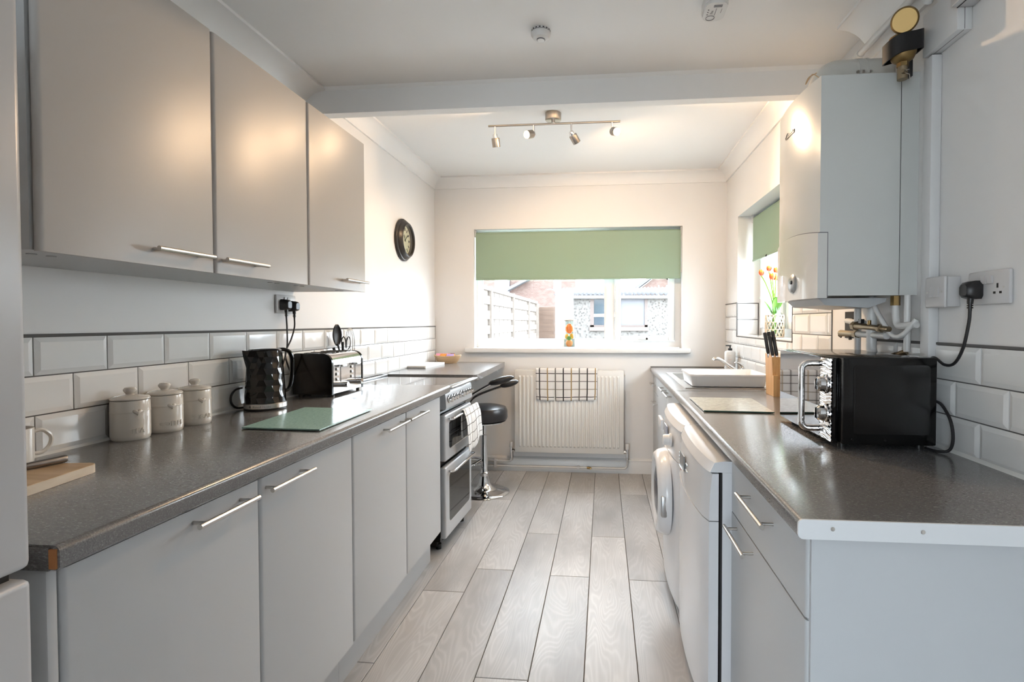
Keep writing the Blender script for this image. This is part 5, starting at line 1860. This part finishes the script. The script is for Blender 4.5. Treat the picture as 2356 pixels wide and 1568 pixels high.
# ================================================================== BOILER
t = thing('boiler', 'white wall-hung gas boiler on the right wall', 'boiler', (R, 2.01, 1.37))
YA, YB, Z0, Z1 = 1.812, 2.215, 1.376, 2.105
MB().box(.9690, R - .0008, YA + .001, YB - .001, Z0 + .004, Z1).build('back_frame', BOILERW, t)
MB().box(.966, .9692, YA + .003, YB - .003, Z0 + .006, Z1 - .002).build('case_seam', DARKSLOT, t, 0)


def bfront(mb, z0, z1, x_edge, bulge, xb_, zcurve=None, n=16, topfn=None):
    A, B = [], []
    for i in range(n + 1):
        u = i / n
        y = YA + (YB - YA) * u
        x = x_edge - bulge * (1 - (2 * u - 1) ** 2)
        zt = topfn(u) if topfn else z1
        A.append((x, y, z0))
        B.append((x, y, zt))
    C = [(xb_, YA, z0), (xb_, YB, z0), (xb_, YA, topfn(0) if topfn else z1), (xb_, YB, topfn(1) if topfn else z1)]
    N = n + 1
    vs = A + B + C
    c = 2 * N
    fs = [(i, i + 1, N + i + 1, N + i) for i in range(n)] + [tuple(range(N))[::-1] + (c, c + 1), tuple(range(N, 2 * N)) + (c + 3, c + 2)]
    fs += [(0, N, c + 2, c), (n, c + 1, c + 3, N + n), (c, c + 2, c + 3, c + 1)]
    return mb.add(vs, fs)


bfront(MB(), Z0 + .004, Z1, .716, .020, .966).build('front_case', BOILERW, t, 50)
tf = lambda u: Z0 + .212 + .016 * (1 - (2 * u - 1) ** 2)
fl = bfront(MB(), Z0 - .004, 0, .7095, .020, .740, topfn=tf).xf(Matrix.Translation(Vector((0, -.0006, 0)))).build('control_flap', mat('boiler_flap_gloss', (.74, .73, .70), .08), t, 50)
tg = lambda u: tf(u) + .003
bfront(MB(), Z0 - .002, 0, .7135, .020, .7425, topfn=tg).xf(Matrix.Translation(Vector((0, -.0002, 0)))).build('flap_shadow_line', GREYTXT, t, 50)  # grey edge that draws the shadow line along the flap
dl = MB().lathe([(.036, 0), (.036, -.004), (.030, -.010), (.012, -.013), (1e-4, -.013)], (.6925, 1.985, 1.432), 32, 'x').build('pressure_dial', SATIN, fl)
MB().lathe([(.007, -.012), (.007, -.016), (1e-4, -.016)], (.6925, 1.970, 1.436), 16, 'x').build('dial_knob', BLACK, dl)
# script emblem: long underline with an upstroke at each end
em = MB()
ex = .6955
for pts in ([(2.086, 1.989), (2.040, 1.9885), (1.996, 1.988)], [(2.087, 1.992), (2.080, 2.000), (2.068, 2.007), (2.062, 2.005)], [(1.996, 1.989), (1.9955, 1.996), (1.996, 1.999)],
            [(2.060, 1.994), (2.055, 1.998), (2.050, 1.994)], [(2.044, 1.994), (2.040, 1.998), (2.036, 1.994)], [(2.028, 1.994), (2.024, 1.998), (2.018, 1.994)], [(2.010, 1.994), (2.008, 2.002)]):
    big = len(pts) != 3 or pts[0][0] > 2.08 or pts[0][0] < 2.0
    em.tube([(ex, y, z) for y, z in pts], .0016 if big else .0006, 5)
em.build('script_emblem', mat('emblem_brown', (.06, .04, .03), .5), t)
# moulded tray under the case
MB().prism([(.735, Z0 - .002), (.760, Z0 - .026), (.90, Z0 - .036), (.955, Z0 - .016), (.960, Z0 - .002)], 'y', YA + .06, YB - .04).build('drip_tray', mat('grey_tray_plastic', (.55, .56, .57), .35), t)
# brown tie at the top corner
MB().tube(spline([(.715, 1.83, Z1 + .002), (.700, 1.84, Z1 + .018), (.690, 1.85, Z1 + .006), (.684, 1.86, Z1 - .006), (.690, 1.85, Z1 + .012), (.712, 1.84, Z1 + .022)]), .0018, 6).build('string_tie', WICKER, t)

# flue on top
t = thing('boiler_flue', 'white elbow flue pipe on top of the boiler running into the wall', 'flue', (.79, 2.01, Z1))
FZ = Z1 + .085
path = [(.800, 2.01, Z1 + .001), (.800, 2.01, Z1 + .030)] + arc((.850, 2.01, Z1 + .035), .05, PI, PI / 2, 8, (1, 0, 0), (0, 0, 1)) + [(.93, 2.01, FZ), (R - .001, 2.01, FZ)]
MB().tube(path, .052, 28).build('flue_pipe', FLUEW, t)
MB().cyl((.905, 2.01, FZ), (.925, 2.01, FZ), .0545, n=28).cyl((.935, 2.01, FZ), (.945, 2.01, FZ), .0545, n=28).build('flue_clamp', FLUEW, t)
for x in (.897, .915, .940):
    MB().cyl((x, 2.01 - .0515, FZ - .012), (x, 2.01 - .057, FZ - .013), .005, n=10).build('screw', STEEL, t)

# ceiling pipe
t = thing('gas_pipe', 'white painted pipe running along the wall under the coving above the boiler', 'pipe', (.97, 1.95, 2.31))
MB().tube([(.972, 2.20, 2.26), (.972, 2.17, 2.29), (.972, 2.13, 2.312), (.972, 1.80, 2.314), (.972, 1.20, 2.314), (.972, .2, 2.314)], .012, 12).build('pipe_run', PIPEW, t)
MB().cyl((.972, 2.10, 2.312), (.972, 2.145, 2.309), .0155, n=12).build('joint', PIPEW, t)

# magnetic filter hanging by the boiler
t = thing('boiler_filter', 'brass magnetic filter wrapped in a black clip beside the boiler top', 'filter', (.925, 1.725, 2.045))
fx, fy = .925, 1.730
ax = Vector((-.10, .30, -1)).normalized()
top = Vector((fx - .004, fy - .055, 2.200))
Mq = (-ax).to_track_quat('Z', 'Y').to_matrix()
MB().tube([(fx + .035, fy - .06, 2.245), (fx + .034, fy - .10, 2.27), (fx + .036, fy - .22, 2.285), (fx + .036, fy - .6, 2.285)], .015, 12).build('inlet_pipe', PIPEW, t)
cap_n = Vector((-.42, -.80, -.40)).normalized()
Mc = cap_n.to_track_quat('Z', 'Y').to_matrix()
cc = Vector((.903, 1.680, 2.200))
MB().lathe([(.036, -.050), (.037, -.004), (.0345, .0), (.032, .002), (1e-4, .002)], cc, 32, M=Mc).build('brass_cap', BRASS, t)
MB().lathe([(.016, -.006), (.030, .004), (.037, .020), (.037, .072)], (fx, fy, 2.102), 28).build('brass_body', BRASS, t)
vs = []
nn = 30
for k, (z_, sc_) in enumerate(((2.115, 1.0), (2.172, 1.0), (2.172, .93), (2.115, .93))):
    for i in range(nn):
        a = 2 * PI * i / nn
        w = .052 * sc_
        vs.append((fx + w * math.copysign(abs(math.cos(a)) ** .6, math.cos(a)), fy + .042 * sc_ * math.copysign(abs(math.sin(a)) ** .7, math.sin(a)), z_ + .016 * math.cos(a)))
fs = [(j * nn + i, j * nn + (i + 1) % nn, ((j + 1) % 4) * nn + (i + 1) % nn, ((j + 1) % 4) * nn + i) for j in range(4) for i in range(nn)]
MB().add(vs, fs).build('black_clip', BLACK, t, 50)
MB().cyl((fx, fy, 2.083), (fx, fy, 2.106), .0165, n=6).build('hex_nut', BRASS, t)
MB().cyl((fx, fy, 2.045), (fx, fy, 2.084), .0145, n=16).cyl((fx, fy - .012, 2.062), (fx - .012, fy - .022, 2.062), .006, n=10).build('lower_valve', OLDBRASS, t)
MB().tube([(fx + .012, fy - .014, 2.070), (fx - .012, fy - .016, 2.062), (fx + .012, fy - .016, 2.054), (fx + .016, fy - .012, 2.038)], .0012, 5).build('tie_wire', STEEL, t)
MB().box(fx + .028, fx + .036, fy + .01, fy + .03, 2.06, 2.115).build('bracket', RUBBER, t)

# pipes and valves below the boiler
def bp(lab, parts, loc, name='boiler_pipe', cat='pipe'):
    t = thing(name, lab, cat, loc, 'pipework under the boiler' if cat == 'pipe' else None)
    for nm, mb, m in parts:
        mb.build(nm, m, t)
    return t


zt = Z0 + .003
bp('straight white pipe dropping from the far end of the boiler', [('pipe_run', MB().tube([(.965, 2.085, zt), (.965, 2.085, WTR + .002)], .0125, 12), PIPEW), ('collar', MB().cyl((.965, 2.085, 1.150), (.965, 2.085, 1.10), .0155, n=14), PIPEW)], (.965, 2.085, WTR))
bp('thick white waste pipe with a U-bend below the boiler', [('pipe_run', MB().tube([(.955, 1.960, zt), (.955, 1.960, 1.215)] + arc((.955, 1.925, 1.205), .035, 0, -PI / 2, 7, (0, 1, 0), (0, 0, 1)) + [(.955, 1.905, 1.170), (.965, 1.885, 1.170), (R - .009, 1.87, 1.172)], .0165, 14), PIPEW)], (.955, 1.95, 1.17))
bp('curved white hose looping under the near end of the boiler', [('hose', MB().tube(spline([(.93, 1.915, zt), (.935, 1.90, 1.345), (.945, 1.868, 1.295), (.955, 1.840, 1.255), (.96, 1.81, 1.243), (.965, 1.78, 1.252), (.975, 1.755, 1.28), (.985, 1.745, 1.30)]), .008, 10), PIPEW)], (.95, 1.83, 1.24))
bp('white pipe with brass nut turning towards the trunking', [('pipe_run', MB().tube([(.97, 1.838, 1.350), (.97, 1.835, 1.305)] + arc((.97, 1.810, 1.300), .022, 0, -PI / 2, 5, (0, 1, 0), (0, 0, 1)) + [(.98, 1.77, 1.281), (.985, 1.744, 1.284)], .0115, 12), PIPEW), ('brass_nut', MB().cyl((.97, 1.838, zt), (.97, 1.838, 1.347), .0145, n=6), BRASS)], (.97, 1.84, 1.28))
bp('thin white pipe nearest the trunking with a drain tap', [('pipe_run', MB().tube([(.985, 1.795, zt), (.985, 1.795, 1.195)], .0105, 12), PIPEW), ('drain_tap', MB().cyl((.985, 1.798, 1.195), (.965, 1.83, 1.178), .010, n=10).cyl((.968, 1.825, 1.180), (.955, 1.855, 1.170), .0125, n=10), OLDBRASS)], (.985, 1.795, 1.17))
bp('large dull brass isolating valve lying level under the boiler', [('valve_body', MB().tube([(.935, 2.040, 1.277), (.935, 2.00, 1.277), (.935, 1.93, 1.274), (.94, 1.87, 1.270), (.945, 1.825, 1.268)], [.0135, .0115, .0095, .010, .009], 12), OLDBRASS), ('end_nut', MB().cyl((.935, 2.052, 1.278), (.935, 2.028, 1.277), .0165, n=6).cyl((.94, 1.880, 1.271), (.94, 1.862, 1.270), .0145, n=6), OLDBRASS), ('lever', MB().box(.930, .942, 1.985, 2.005, 1.288, 1.303).tube([(.936, 2.0, 1.296), (.936, 2.03, 1.292)], .002, 6), BLACK), ('test_point', MB().cyl((.935, 1.935, 1.28), (.935, 1.935, 1.298), .006, n=10), BRASS)], (.935, 1.93, 1.26), 'isolating_valve', 'valve')
bp('small dull brass isolating valve nearer the tiled window', [('valve_body', MB().tube([(.955, 2.20, 1.247), (.955, 2.15, 1.247), (.955, 2.09, 1.247)], [.0135, .012, .012], 12).cyl((.955, 2.085, 1.247), (.955, 2.060, 1.247), .0155, n=6), OLDBRASS), ('union_pipe', MB().cyl((.955, 2.06, 1.247), (.955, 1.86, 1.244), .0115, n=12), PIPEW), ('lever', MB().tube([(.955, 2.185, 1.240), (.955, 2.20, 1.230), (.955, 2.222, 1.236), (.955, 2.222, 1.250)], .0025, 6).cyl((.955, 2.125, 1.236), (.955, 2.12, 1.224), .006, n=8), BLACK)], (.955, 2.12, 1.23), 'isolating_valve', 'valve')
bp('stubby white pipe emerging from a hole in the plaster', [('pipe_run', MB().tube([(R + .01, 2.27, 1.297), (.99, 2.23, 1.297), (.985, 2.16, 1.292), (.985, 2.08, 1.29)], .0105, 12), PIPEW)], (.99, 2.2, 1.29))

# ================================================================== TULIPS
VX, VY = 1.098, 3.475
VZ = VZ0 + .008
t = thing('vase', 'glass vase in an open wicker sleeve on the side window sill', 'vase', (VX, VY, VZ))
MB().lathe([(.050, 0), (.053, .004), (.053, .135), (.048, .150), (.033, .162), (.031, .172), (.031, .205), (.037, .218), (.035, .218), (.029, .205), (.029, .17), (.046, .15), (.050, .13), (.050, .006), (1e-4, .005)], (VX, VY, VZ), 32).build('glass_body', CLEAR, t)
wk = MB()
for z_, r_ in ((.004, .0555), (.050, .0570), (.096, .0565), (.140, .0535)):
    wk.tube([(VX + r_ * math.cos(2 * PI * i / 28), VY + r_ * math.sin(2 * PI * i / 28), VZ + z_) for i in range(28)], .0030, 6, True)
for row in range(3):
    za, zb = .004 + .046 * row, .050 + .046 * row
    for k in range(14):
        for s_ in (-1, 1):
            a0, a1 = 2 * PI * k / 14, 2 * PI * (k + s_ * .5) / 14
            wk.tube([(VX + .056 * math.cos(a0), VY + .056 * math.sin(a0), VZ + za), (VX + .0575 * math.cos((a0 + a1) / 2), VY + .0575 * math.sin((a0 + a1) / 2), VZ + (za + zb) / 2), (VX + .056 * math.cos(a1), VY + .056 * math.sin(a1), VZ + zb)], .0022, 5)
wk.build('wicker_sleeve', mat('pale_wicker', (.74, .56, .40), .6), t)
GREENST = mat('tulip_stem_green', (.22, .42, .05), .45)
GREENLF = mat('tulip_leaf_green', (.16, .40, .06), .4)


def m_petal():
    m = mat('tulip_petal', (.8, .2, .05), .45)
    g = NT(m)
    tc = g.new('ShaderNodeTexCoord')
    x, y, z = g.sep(tc.outputs['UV'])
    n = g.noise(g.coord('UV', (9, 2, 1)), 1.0, 3)
    f_ = g.math('ADD', y, g.math('MULTIPLY', g.math('SUBTRACT', n, .5), .7))
    edge = g.math('ABSOLUTE', g.math('SUBTRACT', x, .5))
    f_ = g.math('ADD', f_, g.math('MULTIPLY', edge, .5))
    g.link(g.ramp(f_, [(.25, (.80, .12, .05)), (.65, (.86, .16, .04)), (.95, (.90, .50, .05))]), g.b.inputs['Base Color'])
    return m


PETAL = m_petal()


def tulip(hx, hy, hz, size, lab, open_=0.0, leaf=True, seed=0):
    rnd = random.Random(seed)
    t = thing('tulip', lab, 'flower', (VX, VY, VZ + .02), 'tulips in the wicker vase')
    base = Vector((VX + rnd.uniform(-.015, .015), VY + rnd.uniform(-.015, .015), VZ + .02))
    head = Vector((hx, hy, hz))
    nk = Vector((VX + (hx - VX) * .15, VY + (hy - VY) * .15, VZ + .21))
    MB().tube(spline([base, nk, nk + (head - nk) * .55 + Vector((0, 0, .012)), head - Vector((0, 0, size * .5))], 6), .0042, 8).build('stem', GREENST, t)
    mb = MB()
    for k in range(6):
        a = 2 * PI * k / 6 + .3
        out = .86 if k % 2 else 1.0

        def pf(u, v, a=a, out=out):
            w = math.sin(PI * min(.97, v * .9 + .06)) ** .7
            prof = size * .52 * (math.sin(PI * (.10 + .68 * v)) ** .8) * out + open_ * v * v
            th = a + (u - .5) * 1.25 * w
            return (head.x + prof * math.cos(th), head.y + prof * math.sin(th), head.z - size * .55 + size * 1.18 * v + .004 * (k % 2))
        mb.grid(pf, 5, 8)
    mb.build('bloom', PETAL, t, 80)
    if leaf:
        a = rnd.uniform(0, 2 * PI)
        d = Vector((math.cos(a) * .5 - .3, math.sin(a) - .2, 0)).normalized()
        s_ = Vector((-d.y, d.x, 0))
        p0 = Vector((VX, VY, VZ + .15))

        def lf(u, v):
            c = p0 + d * (.01 + .055 * v + .03 * v * v) + Vector((0, 0, .15 * v - .045 * v ** 3))
            w = .021 * math.sin(PI * (v * .93 + .05)) ** .8
            return c + s_ * ((u - .5) * 2 * w) + d * (.008 * (2 * u - 1) ** 2)
        MB().grid(lf, 4, 9).build('leaf', GREENLF, t, 80)


tulip(1.027, 3.520, 1.612, .034, 'red and yellow tulip leaning out furthest from the boiler', 0, True, 1)
tulip(1.068, 3.500, 1.637, .032, 'tallest red and yellow tulip in the middle of the vase', 0, True, 2)
tulip(1.104, 3.470, 1.622, .034, 'red and yellow tulip half hidden by the boiler edge', 0, True, 3)
tulip(1.066, 3.422, 1.578, .038, 'lowest and fullest red and yellow tulip at the front of the vase', .004, True, 4)
tulip(1.112, 3.500, 1.578, .034, 'red tulip tucked behind the others beside the boiler', 0, True, 5)
# ================================================================== OUTSIDE
CONC = m_paint('concrete_paving', (.50, .49, .47), .2, .85)
struct('ground', MB().box(-30, 30, F + .30, 60, -.25, -.12).box(-30, L - .22, BACK - 12, F + .3, -.25, -.12).box(R + .26, 30, BACK - 12, F + .3, -.25, -.12).box(L - .22, R + .26, BACK - 12, BACK - .2, -.25, -.12), CONC, 'pale concrete yard outside the windows', cat='ground')

# boundary fence down the left: posts, rails, slats
t = thing('garden_fence', 'sun-bleached panel fence seen through the left of the window', 'fence', (-1.6, 9.0, -.12))
FXX = -1.60
posts = [5.35, 7.20, 9.05, 10.95, 12.25]
for y in posts:
    MB().box(FXX - .03, FXX + .045, y - .035, y + .035, -.12, 1.80).build('post', FENCEW, t, 0)
for i in range(4):
    a, b = posts[i] + .035, posts[i + 1] - .035
    sag = .04 if i == 1 else 0.0
    MB().box(FXX - .01, FXX + .035, a, b, 1.735, 1.79).build('cap_rail', FENCEW, t, 0)
    MB().box(FXX - .045, FXX - .032, a, b, -.05, 1.75).build('gap_shade_panel', mat('fence_gap_shade', (.035, .025, .02), .8), t, 0)  # dark sheet added behind the boards so the slits read as shaded gaps
    for k in range(9):
        z1 = 1.66 - .205 * k
        MB().box(FXX - .005, FXX + .022, a, b, z1 - .115, z1).build('board', FENCEW, t, 0)
        # recessed short slats between boards, separated by dark gaps
        z2 = z1 + .088
        w = (b - a) / 5
        for j in range(5):
            MB().box(FXX - .028, FXX - .006, a + w * j + .012, a + w * (j + 1) - .012, z1 - .02, z2).build('slat', FENCEW, t, 0)
t = thing('board_fence', 'short brown horizontal board fence at the end of the yard', 'fence', (-1.25, 12.4, -.12))
MB().box(-1.60, -1.53, 12.30, 12.38, -.12, 1.74).build('post', FENCEW, t, 0)
for k in range(9):
    z1 = 1.655 - .196 * k
    MB().prism([(12.33, z1 - .196), (12.345, z1 - .196), (12.322, z1), (12.312, z1)], 'x', -1.53, -.93 + .03 * (k > 0)).build('board', FENCEB, t, 0)

# pebble-dashed outbuilding
def m_pebble():
    m = mat('pebbledash', (.6, .56, .52), .9)
    g = NT(m)
    v = g.new('ShaderNodeTexVoronoi')
    g.link(g.coord('Object'), v.inputs['Vector'])
    v.inputs['Scale'].default_value = 17
    n = g.noise(g.coord('Object'), 40, 2)
    c = g.ramp(g.math('ADD', g.math('MULTIPLY', v.outputs['Distance'], .9), g.math('MULTIPLY', n, .3)), [(.25, (.018, .016, .015)), (.42, (.072, .066, .06)), (.8, (.105, .10, .095))])
    g.link(c, g.b.inputs['Base Color'])
    return m


def m_brick():
    m = mat('red_brick', (.5, .25, .18), .9)
    g = NT(m)
    b = g.new('ShaderNodeTexBrick')
    mp = g.coord('Object', (1, 1, 1), rot=(PI / 2, 0, 0))
    g.link(mp, b.inputs['Vector'])
    b.inputs['Scale'].default_value = 4.4
    b.inputs['Color1'].default_value = (.062, .032, .025, 1)
    b.inputs['Color2'].default_value = (.085, .055, .045, 1)
    b.inputs['Mortar'].default_value = (.095, .085, .078, 1)
    b.inputs['Mortar Size'].default_value = .018
    g.link(b.outputs['Color'], g.b.inputs['Base Color'])
    return m


PEB, BRICK = m_pebble(), m_brick()
ROOFG = mat('grey_roof_slate', (.055, .058, .065), .7)
t = thing('outbuilding', 'pebble-dashed outbuilding with corrugated roof and a dark window', 'outbuilding', (1.0, 13.5, -.12))
wx0, wx1, wz0, wz1 = -.328, 1.082, 1.176, 1.868
mb = MB()
mb.box(-1.12, wx0, 13.0, 13.2, -.12, 1.93).box(wx1, 3.4, 13.0, 13.2, -.12, 1.93).box(wx0, wx1, 13.0, 13.2, -.12, wz0 - .09).box(wx0, wx1, 13.0, 13.2, wz1, 1.93).box(-1.12, -.92, 13.2, 16.0, -.12, 1.93)
mb.build('wall', PEB, t, 0)
mb = MB()
nrf = 44
vs = []
for i in range(nrf * 6 + 1):
    x = -1.22 + 4.7 * i / (nrf * 6)
    for y, z in ((12.84, 1.975), (16.0, 2.35)):
        vs.append((x, y, z + .020 * math.cos(2 * PI * i / 6)))
mb.add(vs, [(2 * i, 2 * i + 2, 2 * i + 3, 2 * i + 1) for i in range(nrf * 6)])
ro = mb.build('corrugated_roof', mat('corrugated_sheet', (.03, .03, .033), .8), t)
ro.modifiers.new('thickness', 'SOLIDIFY').thickness = .012
MB().cyl((-1.16, 12.88, 1.925), (3.4, 12.88, 1.905), .045, n=14).build('gutter', mat('outdoor_white_gutter', (.16, .16, .165), .4), t)
MB().tube([(-.80, 12.88, 1.89), (-.80, 12.90, 1.76), (-.83, 12.92, 1.70), (-1.06, 12.96, 1.58), (-1.10, 12.97, 1.40), (-1.10, 12.97, -.1)], .035, 10).build('downpipe', UPVC, t)
w = MB().box(wx0, wx0 + .09, 13.0, 13.06, wz0, wz1).box(wx1 - .07, wx1, 13.0, 13.06, wz0, wz1).box(wx0, wx1, 13.0, 13.06, wz0, wz0 + .05).box(.34, .42, 13.0, 13.06, wz0, wz1).build('window_frame', mat('brown_window_frame', (.07, .052, .046), .6), t, 0)
MB().box(wx0 + .09, .34, 13.04, 13.05, wz0 + .05, wz1).build('pane', mat('outbuilding_glass', (.03, .04, .05), .08), w, 0)
MB().box(.42, wx1 - .07, 13.04, 13.05, wz0 + .05, wz1).build('pane', mat('dusty_outbuilding_glass', (.075, .076, .085), .5), w, 0)
MB().box(wx0 + .09, .34, 13.02, 13.045, 1.43, 1.50).build('window_rail', UPVC, w, 0)
MB().box(wx0 - .02, wx1 + .02, 12.94, 13.0, wz0 - .09, wz0).build('window_sill', mat('sill_brown', (.10, .075, .065), .6), t, 0)

# brick terrace behind
t = thing('brick_house', 'red brick house behind the bleached fence', 'house', (-4, 24.5, -.12))
MB().box(-9, -1.30, 24.0, 30, -.12, 6.5).build('wall', BRICK, t, 0)
MB().box(-5.05, -4.42, 23.97, 24.02, 2.75, 3.9).build('white_window', UPVC, t, 0)
MB().prism([(-4.38, 2.74), (-3.40, 3.24), (-3.40, 3.36), (-4.42, 2.86)], 'y', 23.5, 24.0).build('lean_to_verge', ROOFG, t, 0)
MB().box(-4.42, -4.34, 23.90, 24.0, -.1, 3.6).build('drainpipe', mat('black_pipe_outside', (.08, .08, .09), .5), t, 0)
MB().box(-2.3, -1.95, 23.96, 24.0, 2.85, 3.25).build('white_window', UPVC, t, 0)
t = thing('gabled_house', 'red brick gable with grey roof slopes beyond the outbuilding', 'house', (2.6, 27, -.12))
MB().prism([(1.2, -.12), (4.3, -.12), (4.3, 2.55), (2.72, 3.66), (1.2, 2.52)], 'y', 26.0, 30.0).build('gable_wall', BRICK, t, 0)
MB().prism([(1.0, 2.45), (2.72, 3.74), (2.72, 3.90), (.9, 2.54)], 'y', 25.8, 30.0).build('roof_slope', ROOFG, t, 0)
MB().prism([(2.72, 3.74), (4.5, 2.48), (4.6, 2.58), (2.72, 3.90)], 'y', 25.8, 30.0).build('roof_slope', ROOFG, t, 0)
for x in (2.66, 3.05):
    MB().box(x, x + .06, 25.93, 26.0, -.12, 3.1).build('drainpipe', UPVC, t, 0)
t = thing('slate_roofed_house', 'distant house with a pale slate roof between the two brick ones', 'house', (-.4, 31, -.12))
MB().box(-1.7, .9, 30.6, 35, -.12, 2.9).build('wall', BRICK, t, 0)
MB().prism([(30.3, 2.8), (35.2, 5.6), (35.2, 5.75), (30.3, 2.95)], 'x', -1.72, .95).build('roof_slope', ROOFG, t, 0)
MB().prism([(-1.6, 2.75), (-.5, 3.55), (-.5, 3.75), (-1.75, 2.85)], 'y', 30.1, 30.3).build('verge_board', UPVC, t, 0)
